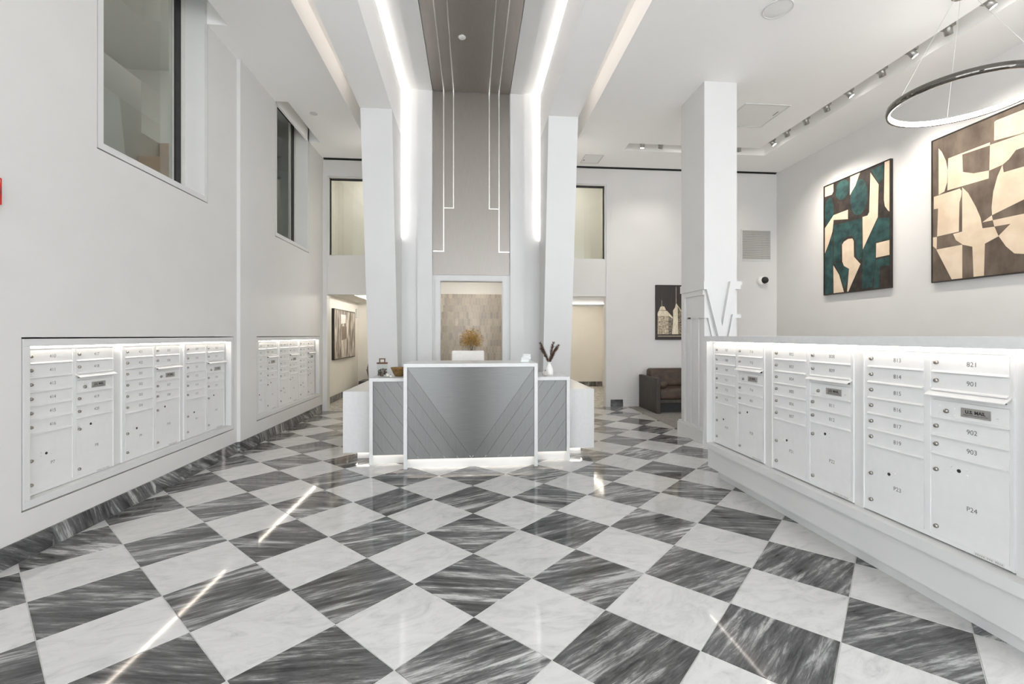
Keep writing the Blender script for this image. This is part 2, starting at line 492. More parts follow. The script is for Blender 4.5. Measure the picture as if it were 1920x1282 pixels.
# carpet of the lounge behind the mailbox counter
cp = B(2.97, XR, YF, YB, -0.003, 0.004).build('carpet', 'carpet', floor)
cp['label'] = 'speckled grey carpet of the lounge'
B(-2.9, -0.8, YB - 0.03, 12.3, -0.05, 0.0).build('corridor_floor', 'mosaic', floor)
B(0.8, 3.6, YB - 0.03, 12.3, -0.05, 0.0).build('corridor_floor', 'mosaic', floor)

# ================================================================== LEFT WALL
N1 = (3.0, 5.47, 0.285, 1.34)          # mailbox niche openings in the wall
N2 = (5.945, 8.345, 0.285, 1.34)
W1 = (3.558, 4.955, 2.70, 4.78)
W2 = (6.487, 7.79, 2.70, 4.78)
SG = (-5.6, -0.9, 0.35, 4.25)          # unseen side openings added behind the camera to let in more daylight
wl = MB()
wl.grid_holes('x', -2.93, XL, YF, 5.535, 0, ZU, [N1, W1, SG])
wl.grid_holes('x', -2.93, XLF, 5.535, YB, 0, ZU, [N2, W2])
wl.box(XLF, XLF + 0.004, 5.537, 5.925, 0.13, ZC)
wall_left = struct(wl.build('wall_left', 'wall'), 'white painted left wall with two mailbox niches and two high windows')
# niche back boards
B(-2.93, -2.90, N1[0], N1[1], N1[2], N1[3]).build('niche_back', 'shadow_gap', wall_left)
B(-2.93, -2.90, N2[0], N2[1], N2[2], N2[3]).build('niche_back', 'shadow_gap', wall_left)

# marble skirting, piece by piece
bbl = struct(link('baseboard_left', None), 'dark veined marble skirting along the left wall')
y = -2.3
joints = [y]
for yy in (1.25, 1.76, 2.25, 2.72, 3.194, 3.669, 4.16, 4.66, 5.12, 5.52): joints.append(yy)
for a, b2 in zip(joints[:-1], joints[1:]):
    B(XL, XL + 0.012, a + 0.0015, b2 - 0.0015, 0.0, 0.128).build('skirting_tile', 'marble_s', bbl, origin=(XL + 0.006, (a + b2) / 2, 0.064))
B(XL + 0.012, XLF + 0.002, 5.522, 5.534, 0.0, 0.128).build('skirting_tile', 'marble_s', bbl, origin=(XL, 5.53, 0.06))
fj = [5.536, 5.99, 6.43, 6.80, 7.13, 7.46, 7.79, 8.12, 8.42]
for a, b2 in zip(fj[:-1], fj[1:]):
    B(XLF, XLF + 0.012, a + 0.0015, b2 - 0.0015, 0.0, 0.128).build('skirting_tile', 'marble_s', bbl, origin=(XLF + 0.006, (a + b2) / 2, 0.064))

# ================================================================== HIGH WINDOWS IN THE LEFT WALL
def side_window(k, x, hole):
    a0, a1, z0, z1 = hole
    w = struct(link('window_%d' % k, None, None, (x, a0, z0)), 'high interior window in the left wall')
    g, t = 0.010, 0.060
    fr = MB()
    fr.box(x - 0.21, x, a0 + g, a1 - g, z0 + g, z0 + t)
    fr.box(x - 0.21, x, a0 + g, a0 + t, z0 + t, z1)
    fr.box(x - 0.21, x, a1 - t, a1 - g, z0 + t, z1)
    fr.build('window_frame', 'trim', w)
    gk = MB()
    gk.box(x - 0.225, x - 0.195, a0 + t, a0 + t + 0.028, z0 + t, z1)
    gk.box(x - 0.225, x - 0.195, a1 - t - 0.125, a1 - t - 0.05, z0 + t, z1)
    gk.box(x - 0.225, x - 0.195, a0 + t + .028, a1 - t - .125, z1 - 0.05, z1)
    gk.build('gasket', 'black', w)
    ml = MB(); ml.box(x - 0.225, x - 0.185, a1 - t - 0.05, a1 - t, z0 + t, z1); ml.box(x - 0.24, x - 0.215, a1 - t - 0.16, a1 - t - 0.125, z0 + t, z1)
    ml.build('glazing_bead', 'grille', w)
    B(x - 0.2135, x - 0.2085, a0 + t + .028, a1 - t - .16, z0 + t, z1 - 0.05).build('pane', 'window_glass', w)
    return w
side_window(1, XL, W1)
side_window(2, XLF, W2)
# the stair landing seen through them
wr = MB()
wr.box(-5.1, -5.0, 2.4, 11.0, 2.4, 5.3)
wr.box(-5.1, -2.93, 2.3, 2.4, 2.4, 5.3); wr.box(-5.1, -2.93, 11.0, 11.1, 2.4, 5.3)
wr.box(-5.1, -2.93, 2.3, 11.1, 2.3, 2.45)
wr.box(-5.1, -2.93, 2.3, 11.1, 5.15, 5.3)
wr.box(-5.0, -3.6, 7.0, 7.12, 2.45, 5.15)
wr.box(-2.96, -2.93, 8.3, 11.1, 2.4, 5.3)
struct(wr.build('wall_landing', 'grey_room'), 'grey painted stair landing behind the high windows')
pt = MB()
pt.box(-3.48, -3.40, 2.5, 5.06, 2.45, 3.98)
pt.box(-3.48, -3.40, 5.06, 7.0, 2.45, 3.45)
struct(pt.build('wall_parapet', 'grey_room'), 'stepped grey parapet on the stair landing')
b1 = tag(MB().box(-3.38, -3.08, 4.98, 5.30, 2.45, 3.18).build('cardboard_box', 'card', bevel=0.004), 'tall brown carton on the landing behind the nearer high window', 'box')
b3 = tag(MB().box(-3.39, -3.09, 5.32, 5.62, 2.45, 3.45).build('cardboard_box', 'card', bevel=0.004), 'taller brown carton behind the other one on the landing', 'box')
for yy, nm in ((2.75, 'near'), (5.85, 'middle')):  # lamps added out of view to brighten the landing
    lp = thing('landing_fill_lamp', 'unseen fill lamp added at the %s part of the stair landing' % nm, 'lamp', (-3.25, yy, 5.15))
    B(-3.45, -3.05, yy - 0.2, yy + 0.2, 5.12, 5.15).build('housing', 'trim', lp)
    B(-3.43, -3.07, yy - 0.18, yy + 0.18, 5.112, 5.12).build('diffuser', emit('landing_glow', (1.0, 0.94, 0.85), 36.0), lp)

# ================================================================== CEILING
cl = MB()
P1 = (-2.69, -2.49, 3.558, 4.94)
P2 = (-2.655, -2.487, 6.487, 7.80)
cl.grid_holes('z', ZC, ZU, -2.69, -1.708, YF, YB, [P1, P2])
SLX0, SLX1, SLY0, SLY1 = 4.88, 5.15, 7.39, 7.68      # L-shaped lamp trough
cl.grid_holes('z', ZC, ZU, 1.708, XR, YF, YB, [(SLX0, SLX1, YF + 0.6, SLY1), (2.60, SLX1, SLY0, SLY1)])
cl.box(-2.93, -1.2, YF, YB, ZU, ZU + 0.1)
cl.box(1.2, XR, YF, YB, ZU, ZU + 0.1)
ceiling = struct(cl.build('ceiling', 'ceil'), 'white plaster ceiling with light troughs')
tr = MB(); tr.box(SLX0, SLX1, YF + 0.6, SLY1, ZC + 0.2, ZC + 0.22); tr.box(2.60, SLX0, SLY0, SLY1, ZC + 0.2, ZC + 0.22)
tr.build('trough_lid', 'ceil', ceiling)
# black linear air slot where ceiling meets the back wall
sl = MB(); sl.box(-2.64, -1.45, 8.455, 8.498, ZC - 0.004, ZC + 0.002); sl.box(1.45, XR - 0.02, 8.455, 8.498, ZC - 0.004, ZC + 0.002)
sl.box(-2.64, -1.45, 8.490, 8.4985, ZC - 0.022, ZC - 0.004); sl.box(1.45, XR - 0.02, 8.490, 8.4985, ZC - 0.022, ZC - 0.004)
sl.build('air_slot', 'black', ceiling)

# ================================================================== PORTAL (leaning ribs, grooves, metal band)
for k, s in ((1, -1), (2, 1)):
    a, b2 = sorted((s * 1.035, s * 1.44))
    i0, i1 = sorted((s * 1.035, s * 1.08)); o0, o1 = sorted((s * 1.08, s * 1.44))
    mb = MB()
    mb.prism([(6.71, 0), (6.11, 4.31), (7.05, 4.31), (7.05, 0)], 'x', o0, o1)
    mb.prism([(6.71, 0), (6.3206, 2.80), (7.05, 2.80), (7.05, 0)], 'x', i0, i1)
    mb.prism([(6.3206, 2.80), (6.11, 4.31), (6.885, 4.31), (6.885, 2.80)], 'x', i0, i1)
    mb.m(1)  # beam painted paler than the rib, making up for missing light underneath
    mb.prism([(6.11, 4.31), (YF, 4.93), (YF, 5.2), (7.05, 5.2), (7.05, 4.31)], 'x', o0, o1)
    mb.prism([(6.11, 4.31), (YF, 4.93), (YF, 4.975), (6.885, 4.975), (6.885, 4.31)], 'x', i0, i1)
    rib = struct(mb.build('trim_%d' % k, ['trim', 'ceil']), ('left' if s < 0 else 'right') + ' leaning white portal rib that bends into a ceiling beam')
pw = MB()
for s in (-1, 1):
    pw.box(s * 0.582, s * 0.80, 6.90, 7.05, 0, 5.0)
    pw.box(s * 0.582, s * 0.80, YF, 7.05, 5.0, 5.15)
    pw.box(s * 0.80, s * 1.085, 6.94, 7.049, 0, 5.03)
    pw.box(s * 0.80, s * 1.085, YF, 7.049, 5.03, 5.15)
    pw.box(s * 0.462, s * 0.582, 6.93, 7.05, 0, 2.165)
    pw.box(s * 0.80, s * 1.44, 7.05, YB, 0, ZU)
    pw.box(s * 0.70, s * 0.80, 7.05, 8.25, 0, 2.6)
pw.box(-0.582, 0.582, 6.93, 7.05, 2.165, 2.255)
pw.box(-0.80, 0.80, 7.05, YB, 2.5, 5.15)
pw.box(-0.582, 0.582, YF, 7.05, 5.03, 5.15)
pw.box(-0.582, 0.582, 6.95, 7.05, 2.255, 5.03)
portal = struct(pw.build('wall_portal', 'trim'), 'white portal wall framing the doorway behind the reception desk')
cs = MB()
for s in (-1, 1):
    cs.box(s * 0.466, s * 0.545, 6.906, 6.93, 0, 2.245)
    cs.box(s * 0.478, s * 0.533, 6.900, 6.906, 0, 2.233)
cs.box(-0.466, 0.466, 6.906, 6.93, 2.169, 2.245); cs.box(-0.478, 0.478, 6.900, 6.906, 2.181, 2.233)
cs.build('door_casing', 'trim', portal)
# niche beyond the doorway
nw = MB(); nw.box(-0.70, 0.70, 8.25, 8.40, 0, 2.5)
nw.build('niche_wall', 'cream', portal)
pk = MB()
pw_, ph, tp = 0.054, 0.140, 0.017
zt, r_i, zc = 2.09, 0, 2.15
while zc > 0.75:
    x = -0.75 + (0 if r_i % 2 == 0 else pw_ / 2)
    while x < 0.75:
        g2 = 0.0011; hw = pw_ / 2 - g2
        pts = [(x - hw, zc - ph + tp), (x, zc - ph + g2), (x + hw, zc - ph + tp), (x + hw, zc - tp), (x, zc - g2), (x - hw, zc - tp)]
        pts = clip(clip(clip(pts, 1, 0, 0.699), -1, 0, 0.699), 0, 1, zt)
        if len(pts) > 2:
            pk.prism(pts, 'y', 8.25, 8.25 - 0.006 - random.random() * 0.0015)
        x += pw_
    zc -= ph - tp
    r_i += 1
o = pk.build('picket_tiles', 'picket', portal); o['kind'] = 'stuff'; o['label'] = 'wall of beige elongated hexagon stone tiles'
# unseen strip added inside the doorway head to brighten the tile wall
B(-0.5, 0.5, 7.30, 7.34, 2.488, 2.50).build('led_strip', emit('niche_fill', (1.0, 0.92, 0.82), 45.0), portal)

# ---- brushed metal band: wall sheet and ceiling sheet with bright inlays
mb_ = thing('metal_band', 'tall brushed bronze band rising behind the desk and folding onto the ceiling', 'wall panel', (0, 6.93, 2.255))
B(-0.572, 0.572, 6.935, 6.945, 2.262, 5.01).build('wall_sheet', 'bronze', mb_)
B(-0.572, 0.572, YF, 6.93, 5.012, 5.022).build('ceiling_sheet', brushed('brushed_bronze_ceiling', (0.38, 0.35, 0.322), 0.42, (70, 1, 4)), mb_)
for s in (-1, 1):
    for xx, zb in ((0.415, 2.605), (0.268, 3.255)):
        w_ = 0.0075
        B(s * xx - w_, s * xx + w_, 6.930, 6.936, zb, 5.012).build('inlay', 'inlay', mb_)
        B(s * xx - w_, s * xx + w_, YF + 0.1, 6.93, 5.005, 5.012).build('inlay', 'inlay', mb_)
    B(s * (0.415 + .0075), s * 0.572, 6.930, 6.936, 2.605, 2.620).build('inlay', 'inlay', mb_)
    B(s * (0.268 + .0075), s * (0.415 - .0075), 6.930, 6.936, 3.255, 3.270).build('inlay', 'inlay', mb_)
sp = thing('smoke_detector', 'small round chrome detector on the bronze ceiling sheet', 'detector', (-0.115, 5.66, 5.012))
MB().lathe([(0.045, 0.0), (0.045, -0.008), (0.03, -0.02), (0.0, -0.022)], -0.115, 5.66, 20, base=5.012).build('dome', 'grille', sp)
MB().lathe([(0.052, 0.0), (0.052, -0.005)], -0.115, 5.66, 20, base=5.012).build('rim', 'chrome', sp)

# ---- light strips of the grooves and slots
for s, side in ((-1, 'left'), (1, 'right')):
    t = thing('cove_light', 'bright light line in the %s groove of the portal' % side, 'light strip', (s * 1.02, 6.93, 2.80))
    B(s * 1.042, s * 1.072, 6.8852, 6.890, 2.82, 4.96).build('led_strip', 'led_cove', t)
    B(s * 1.042, s * 1.072, YF + 0.3, 6.87, 4.9752, 4.980).build('led_strip', 'led_cove', t)
    t = thing('slot_light', 'soft light line hidden in the %s ceiling slot' % side, 'light strip', (s * 1.45, 2.5, 4.835))
    B(s * 1.442, s * 1.46, YF + 0.3, 6.4, 4.822, 4.846).build('led_strip', 'led_slot', t)

# fill strips added out of view behind the ribs to brighten the rear
for s, side in ((-1, 'left'), (1, 'right')):
    t = thing('flank_fill_light', 'unseen vertical fill light added on the %s flank of the portal' % side, 'light strip', (s * 1.44, 7.6, 0.4))
    B(s * 1.441, s * 1.462, 7.57, 7.63, 0.4, 4.4).build('housing', 'trim', t)
    B(s * 1.462, s * 1.468, 7.575, 7.625, 0.42, 4.38).build('led_strip', 'fill_flank', t)

# ================================================================== BACK WALL
bw = MB()
OL, OR_ = (-2.577, -1.38, 0.0, 2.09), (1.38, 2.537, 0.0, 2.09)
WBL, WBR = (-2.549, -1.38, 2.785, 4.19), (1.38, 2.516, 2.785, 4.19)
bw.grid_holes('y', YB, YB + 0.14, -2.93, XR + 0.1, 0, ZU + 0.1, [OL, OR_, WBL, WBR])
wall_back = struct(bw.build('wall_back', 'wall'), 'white back wall with two doorways and two upper windows')
tm = MB()
tm.box(-2.655, -2.577, YB - 0.022, YB, 0, 4.30); tm.box(-2.577, -1.44, YB - 0.022, YB, 4.21, 4.30)
struct(tm.build('trim_3', 'trim'), 'white casing around the left rear doorway and window')
tm = MB()
tm.box(2.537, 2.61, YB - 0.022, YB, 0, 4.30); tm.box(1.44, 2.537, YB - 0.022, YB, 4.21, 4.30)
struct(tm.build('trim_4', 'trim'), 'white casing around the right rear doorway and window')
for k, (a, b2, z0, z1) in ((3, WBL), (4, WBR)):
    w = struct(link('window_%d' % k, None, None, (a, YB, z0)), 'pale upper window in the back wall')
    gk = MB()
    e = a if k == 3 else b2
    i_ = 0.02 if k == 3 else -0.02
    gk.box(e, e + i_, YB + 0.05, YB + 0.08, z0, z1); gk.box(a, b2, YB + 0.05, YB + 0.08, z1 - 0.03, z1)
    gk.build('gasket', 'black', w)
    B(a, b2, YB + 0.03, YB + 0.14, z0, z0 + 0.02).build('sill', 'trim', w)
    B(a, b2, YB + 0.060, YB + 0.066, z0, z1).build('pane', 'back_glass', w)
# skirting right of the doorway
sk = struct(link('baseboard_back', None), 'skirting of the back wall')
B(2.63, 2.86, YB - 0.012, YB, 0, 0.136).build('skirting_tile', 'dark_skirt', sk, origin=(2.75, YB, 0.07))
wb = MB(); wb.box(2.865, XR, YB - 0.014, YB, 0.004, 0.15); wb.box(2.865, XR, YB - 0.022, YB, 0.004, 0.10)
wb.build('painted_skirting', 'trim', sk)

# rooms beyond the back wall
cr = MB()
cr.box(-2.95, -2.80, YB + 0.14, 11.64, 0, 2.6)
cr.box(-2.95, -0.8, 11.64, 11.76, 0, 2.6)
cr.box(-0.92, -0.80, YB + 0.14, 11.64, 0, 2.6)
cr.box(0.80, 0.92, YB + 0.14, 11.97, 0, 2.6)
cr.box(0.80, 3.60, 11.97, 12.1, 0, 2.6)
cr.box(3.47, 3.60, YB + 0.14, 11.97, 0, 2.6)
# ceilings with a raised lamp tray
cr.grid_holes('z', 2.16, 2.30, -2.95, -0.8, YB + 0.14, 11.7, [(-2.35, -1.35, 9.3, 11.3)])
cr.box(-2.95, -0.8, YB + 0.14, 11.7, 2.40, 2.6)
cr.grid_holes('z', 2.16, 2.30, 0.8, 3.6, YB + 0.14, 12.0, [(1.2, 3.2, 9.35, 11.6)])
cr.box(0.8, 3.6, YB + 0.14, 12.0, 2.40, 2.6)
# glazed rooms above
for s in (-1, 1):
    cr.box(s * 0.80, s * 3.0, 10.1, 10.2, 2.6, 5.0)
    cr.box(s * 2.9, s * 3.0, YB + 0.14, 10.1, 2.6, 5.0)
    cr.box(s * 0.80, s * 0.9, YB + 0.14, 10.1, 2.6, 5.0)
    cr.box(s * 0.80, s * 3.0, YB + 0.14, 10.2, 4.9, 5.0)
struct(cr.build('wall_corridor', 'cream'), 'cream corridors and rooms beyond the back wall')
for x0, x1, y0, y1, nm in ((-2.35, -1.35, 9.3, 11.3, 'left'), (1.2, 3.2, 9.35, 11.6, 'right')):
    t = thing('tray_light', 'warm light lines in the ceiling tray of the %s rear corridor' % nm, 'light strip', ((x0 + x1) / 2, (y0 + y1) / 2, 2.39))
    for q in ((x0 - 0.08, x0 - 0.04, y0, y1), (x1 + 0.04, x1 + 0.08, y0, y1), (x0, x1, y0 - 0.08, y0 - 0.04), (x0, x1, y1 + 0.04, y1 + 0.08)):
        B(q[0], q[1], q[2], q[3], 2.305, 2.335).build('led_strip', 'led_corr' if nm == 'right' else 'led_passage', t)
for s, nm in ((-1, 'left'), (1, 'right')):  # lamps added out of view to light the rooms behind the glass
    t = thing('room_fill_lamp', 'unseen fill lamp added behind the %s upper rear window' % nm, 'lamp', (s * 1.95, 9.4, 4.9))
    B(s * 1.95 - 0.3, s * 1.95 + 0.3, 9.2, 9.6, 4.875, 4.9).build('housing', 'trim', t)
    B(s * 1.95 - 0.28, s * 1.95 + 0.28, 9.22, 9.58, 4.868, 4.875).build('diffuser', emit('room_glow', (1.0, 0.965, 0.92), 15.0), t)
# cornice with light line seen through the right doorway
t = thing('cornice_light', 'white cornice with a light line in the right rear doorway', 'light strip', (2.0, 9.1, 1.97))
B(1.0, 3.40, 9.10, 9.20, 1.955, 1.985).build('lip', 'trim', t)
B(1.0, 3.40, 9.16, 9.20, 1.985, 2.158).build('fascia', 'trim', t)
B(1.02, 3.38, 9.115, 9.135, 1.9855, 2.006).build('led_strip', 'led_cornice', t)
sk = MB(); sk.box(0.92, 3.47, 11.955, 11.97, 0, 0.13)
struct(sk.build('baseboard_corridor', 'marble_d'), 'dark marble skirting at the end of the right corridor')
sk = MB(); sk.box(-2.80, -2.785, YB + 0.14, 11.64, 0, 0.13)
struct(sk.build('baseboard_passage', 'marble_d'), 'dark marble skirting along the left rear corridor')

# ================================================================== RIGHT WALL AND SHOPFRONT BEHIND THE CAMERA
struct(MB().grid_holes('x', XR, XR + 0.12, YF, YB + 0.14, 0, ZU, [SG]).build('wall_right', 'wall'), 'white right wall with two large paintings')
sf = MB()
sf.box(-2.93, XR + 0.12, YF - 0.15, YF, 4.25, ZU + 0.4)
sf.box(-2.93, XR + 0.12, YF - 0.15, YF, 0, 0.12)
for xx in (-2.93, -1.5, 0.0, 1.5, 3.0, 4.5, 5.90):
    sf.box(xx, xx + 0.09, YF - 0.12, YF - 0.02, 0.12, 4.25)
sf.box(-2.93, XR, YF - 0.10, YF - 0.04, 2.55, 2.63)
for xa in (-2.85, XR + 0.03):  # mullions of the added side openings
    for yy in (-5.6, -4.05, -2.5, -0.95): sf.box(xa, xa + 0.06, yy, yy + 0.06, 0.35, 4.25)
dr = MB(); dr.box(-0.62, 0.62, YF - 0.14, YF - 0.01, 0.0, 4.25)  # unseen panel added to give the steel front a darker middle reflection
struct(dr.build('reflection_panel', 'frame'), 'dark entrance panel added unseen behind the camera, darkening the desk reflection')
struct(sf.build('wall_front', 'trim'), 'glazed shopfront behind the camera')

# ================================================================== MAILBOX UNITS
ZB0, ZTOP = 0.345, 1.275
PITCH, ZD = 0.0893, 1.258
_cache = {}
def cached(key, fn):
    if key not in _cache: _cache[key] = fn()
    return _cache[key]
def door_mesh(w, h, lip):
    mb = MB()
    mb.box(0.001, w - 0.001, -0.004, 0.004, 0.001, h - 0.001)
    if lip:   # rolled drip edge along the bottom of the door
        mb.prism([(-0.004, 0.0125), (-0.017, 0.0045), (-0.017, 0.001), (-0.004, 0.001)], 'x', 0.0, w)
    return mb.mesh('door', 'box')
def lock_mesh():
    mb = MB()
    mb.lathe([(0.0105, 0.0), (0.0105, -0.006), (0.0085, -0.011), (0.0, -0.0115)], 0, 0, 14, ax='y')
    mb.box(-0.0012, 0.0012, -0.0125, -0.0112, -0.005, 0.005)
    return mb.mesh('lock', 'lockm')
def hole_mesh():
    mb = MB(); mb.lathe([(0.0085, 0.0), (0.0085, -0.0025), (0.0, -0.003)], 0, 0, 14, ax='y')
    return mb.mesh('key_hole', 'ink_dark')
def rivets_mesh(pts):
    mb = MB()
    for x, z in pts:
        mb.lathe([(0.0045, 0.0), (0.0038, -0.0022), (0.0, -0.003)], x, z, 8, ax='y')
    return mb.mesh('rivets', 'box')
def txt(s, size, m='ink', bold=0.0):
    return cached(('t', s, size, m), lambda: text_mesh(s, size, m, bold))

def mailbox_unit(label, group, loc, rz, w, col1, col2):
    u = thing('mailbox_unit', label, 'mailbox', loc, rz, group)
    H = ZTOP - ZB0
    f = w / 0.755
    c1a, c1b, c2a, c2b = 0.038 * f, 0.363 * f, 0.407 * f, 0.735 * f
    zt, zb = ZD - ZB0, 0.366 - ZB0
    def mk_frame():
        mb = MB()
        mb.box(0, w, 0.006, 0.14, 0, H)                            # carcass behind the doors
        mb.box(0, w, -0.002, 0.006, 0, zb); mb.box(0, w, -0.002, 0.006, zt, H)
        for a, b2 in ((0, c1a), (c1b, c2a), (c2b, w)): mb.box(a, b2, -0.002, 0.006, zb, zt)
        mb.box(0.004, w - 0.004, -0.007, -0.002, H - 0.008, H)      # raised outer bead
        mb.box(0, 0.007, -0.007, -0.002, 0, H); mb.box(w - 0.007, w, -0.007, -0.002, 0, H)
        mb.box(c1b + 0.010 * f, c2a - 0.010 * f, -0.006, -0.002, zb, zt)
        return mb.mesh('frame', 'box')
    link('frame', cached(('frame', w), mk_frame), u)
    lk = cached('lock', lock_mesh); hm = cached('hole', hole_mesh)
    def tenant(x0, x1, ztop_, num):
        h = PITCH
        d = link('tenant_door', cached(('td', round(x1 - x0, 4)), lambda: door_mesh(x1 - x0, h, True)), u, (x0, 0, ztop_ - h))
        link('lock', lk, d, (0.020, -0.004, h * 0.56))
        link('door_number', txt(num, 0.031), d, ((x1 - x0) * 0.55, -0.0046, h * 0.52))
    def parcel(x0, x1, ztop_, num, low):
        h = ztop_ - zb
        wd = x1 - x0
        d = link('parcel_door', cached(('pd', round(wd, 4), round(h, 4)), lambda: door_mesh(wd, h, False)), u, (x0, 0, zb))
        link('lock', lk, d, (0.020, -0.004, h - (0.160 if low else 0.075)))
        link('lock', lk, d, (0.020, -0.004, 0.045))
        hx, hz = wd * (0.40 if low else 0.38), h - (0.135 if low else 0.055)
        link('key_hole', hm, d, (hx, -0.004, hz))
        link('rivets', cached('riv4', lambda: rivets_mesh([(-0.036, 0.012), (-0.036, -0.012), (0.036, 0.012), (0.036, -0.012)])), d, (hx, -0.004, hz))
        link('door_number', txt(num, 0.031), d, (wd * 0.55, -0.0046, hz - (0.07 if low else 0.165)))
    z = zt
    for n in col1[:6]:
        tenant(c1a, c1b, z, n); z -= PITCH
    parcel(c1a, c1b, z, col1[6], True)
    z = zt
    for n in col2[:2]:
        tenant(c2a, c2b, z, n); z -= PITCH
    def hood():
        wd = c2b - c2a
        mb = MB()
        mb.prism([(-0.002, 0.004), (-0.040, -0.020), (-0.040, -0.024), (-0.002, -0.004)], 'x', -0.012, wd + 0.008)
        mb.m(1).box(0.018, wd - 0.012, -0.006, 0.004, -0.027, -0.006)
        mb.m(0).box(0, wd, -0.001, 0.004, -0.045, 0.0)
        return mb.mesh('mail_slot_hood', ['box', 'ink_dark'])
    link('mail_slot_hood', cached(('hood', w), hood), u, (c2a, 0, z))
    z -= 0.045
    wd = c2b - c2a
    d = link('postal_door', cached(('td', round(wd, 4)), lambda: door_mesh(wd, PITCH, True)), u, (c2a, 0, z - PITCH))
    link('lock', lk, d, (wd * 0.21, -0.004, PITCH * 0.45))
    link('rivets', cached('riv5', lambda: rivets_mesh([(-0.034, 0.018), (-0.034, -0.018), (0.036, 0.018), (0.036, -0.018), (0.215, 0.0)])), d, (wd * 0.21, -0.004, PITCH * 0.47))
    pl = link('name_plate', cached('plate', lambda: B(-0.062, 0.062, -0.0035, 0.0, -0.021, 0.021).mesh('name_plate', 'plate')), d, (wd * 0.60, -0.004, PITCH * 0.53))
    def us():
        me = text_mesh('U.S. MAIL', 0.021, 'ink_dark', 0.0007)
        return me
    link('lettering', cached('us', us), pl, (0, -0.0042, 0.003))
    link('underline', cached('usl', lambda: B(-0.052, 0.052, -0.0006, 0.0, -0.0009, 0.0009).mesh('underline', 'ink_dark')), pl, (0, -0.0036, -0.0105))
    z -= PITCH
    for n in col2[2:4]:
        tenant(c2a, c2b, z, n); z -= PITCH
    parcel(c2a, c2b, z, col2[4], False)
    def sticker():
        mb = MB(); mb.box(-0.06, 0.06, -0.001, 0.0, -0.008, 0.008)
        mb.m(1)
        rnd = random.Random(3)
        for k in range(14):
            x = -0.054 + k * 0.008
            if k in (5, 9): continue
            mb.box(x, x + 0.0045, -0.0014, -0.001, -0.004 + rnd.random() * 0.002, 0.003 + rnd.random() * 0.002)
        return mb.mesh('maker_label', ['paper', 'plate'])
    link('maker_label', cached('stick', sticker), u, (w - 0.10, -0.002, 0.0095))
    return u

units_L1 = [('410 411 413 414 415 416 P7', '417 418 419 420 P8'), ('421 422 501 502 503 504 P9', '505 506 507 508 P10'), ('509 510 511 512 514 515 P11', '516 517 518 519 P12')]
units_L2 = [('520 521 601 602 603 604 P13', '605 606 607 608 P14'), ('609 610 611 612 613 614 P15', '615 616 617 618 P16'), ('619 620 621 701 702 703 P17', '704 705 706 708 P18')]
units_R = [('707 708 709 711 712 713 P19', '714 715 716 801 P20'), ('802 803 804 805 806 807 P21', '808 809 811 812 P22'), ('813 814 815 816 817 819 P23', '821 901 902 903 P24')]
for (a, b2), y0, lb in zip(units_L1, (3.072, 3.880, 4.666), ('white mailbox unit 410 to 420, nearest in the left wall niche', 'white mailbox unit 421 to 508, middle of the nearer left niche', 'white mailbox unit farthest in the nearer left wall niche')):
    mailbox_unit(lb, 'mailbox units in the nearer left niche', (-2.755, y0, ZB0), R(90), 0.725, a.split(), b2.split())
for (a, b2), y0, lb in zip(units_L2, (6.0, 6.765, 7.53), ('white mailbox unit nearest in the farther left wall niche', 'white mailbox unit in the middle of the farther left niche', 'white mailbox unit farthest in the farther left niche, beside the doorway')):
    mailbox_unit(lb, 'mailbox units in the farther left niche', (-2.72, y0, ZB0), R(90), 0.705, a.split(), b2.split())
for (a, b2), y0, lb in zip(units_R, (4.165, 3.322, 2.50), ('white mailbox unit 707 to 801 at the column end of the counter', 'white mailbox unit 802 to 812 in the middle of the counter', 'white mailbox unit 813 to 903, nearest in the right counter')):
    mailbox_unit(lb, 'mailbox units in the right counter', (2.294, y0, ZB0), R(-90), 0.755, a.split(), b2.split())

def niche_frame(x, hole, label, starts, uw):
    a0, a1, z0, z1 = hole
    t = thing('mailbox_surround', label, 'frame', (x, (a0 + a1) / 2, z0), 0, 'lit surrounds of the mailbox banks')
    g, w = 0.010, 0.057
    xb = x - 0.066
    B(xb, x, a0 + g, a1 - g, z0 + g, z0 + w).build('bottom_rail', 'trim', t, 0.0015)
    B(xb, x, a0 + g, a1 - g, z1 - w, z1 - g).build('top_rail', 'trim', t, 0.0015)
    B(xb, x, a0 + g, a0 + w, z0 + w, z1 - w).build('side_rail', 'trim', t, 0.0015)
    B(xb, x, a1 - w, a1 - g, z0 + w, z1 - w).build('side_rail', 'trim', t, 0.0015)
    # closing panel between and around the units
    edges = [a0 + g] + [e for u0 in starts for e in (u0 - 0.001, u0 + uw + 0.001)] + [a1 - g]
    for e0, e1 in zip(edges[0::2], edges[1::2]):
        if e1 - e0 > 0.002: B(xb - 0.12, xb - 0.006, e0, e1, ZB0, ZTOP).build('filler_panel', 'trim', t)
    B(xb - 0.12, xb - 0.006, a0 + g, a1 - g, ZTOP + 0.001, z1 - g).build('filler_panel', 'trim', t)
    B(xb - 0.12, xb - 0.006, a0 + g, a1 - g, z0 + g, ZB0 - 0.001).build('filler_panel', 'trim', t)
    B(x - 0.060, x - 0.050, a0 + w + 0.02, a1 - w - 0.02, z1 - w - 0.004, z1 - w).build('led_strip', 'led_niche', t)
niche_frame(XL, N1, 'lit white surround of the nearer mailbox niche in the left wall', (3.072, 3.880, 4.666), 0.725)
niche_frame(XLF, N2, 'lit white surround of the farther mailbox niche in the left wall', (6.0, 6.765, 7.53), 0.705)

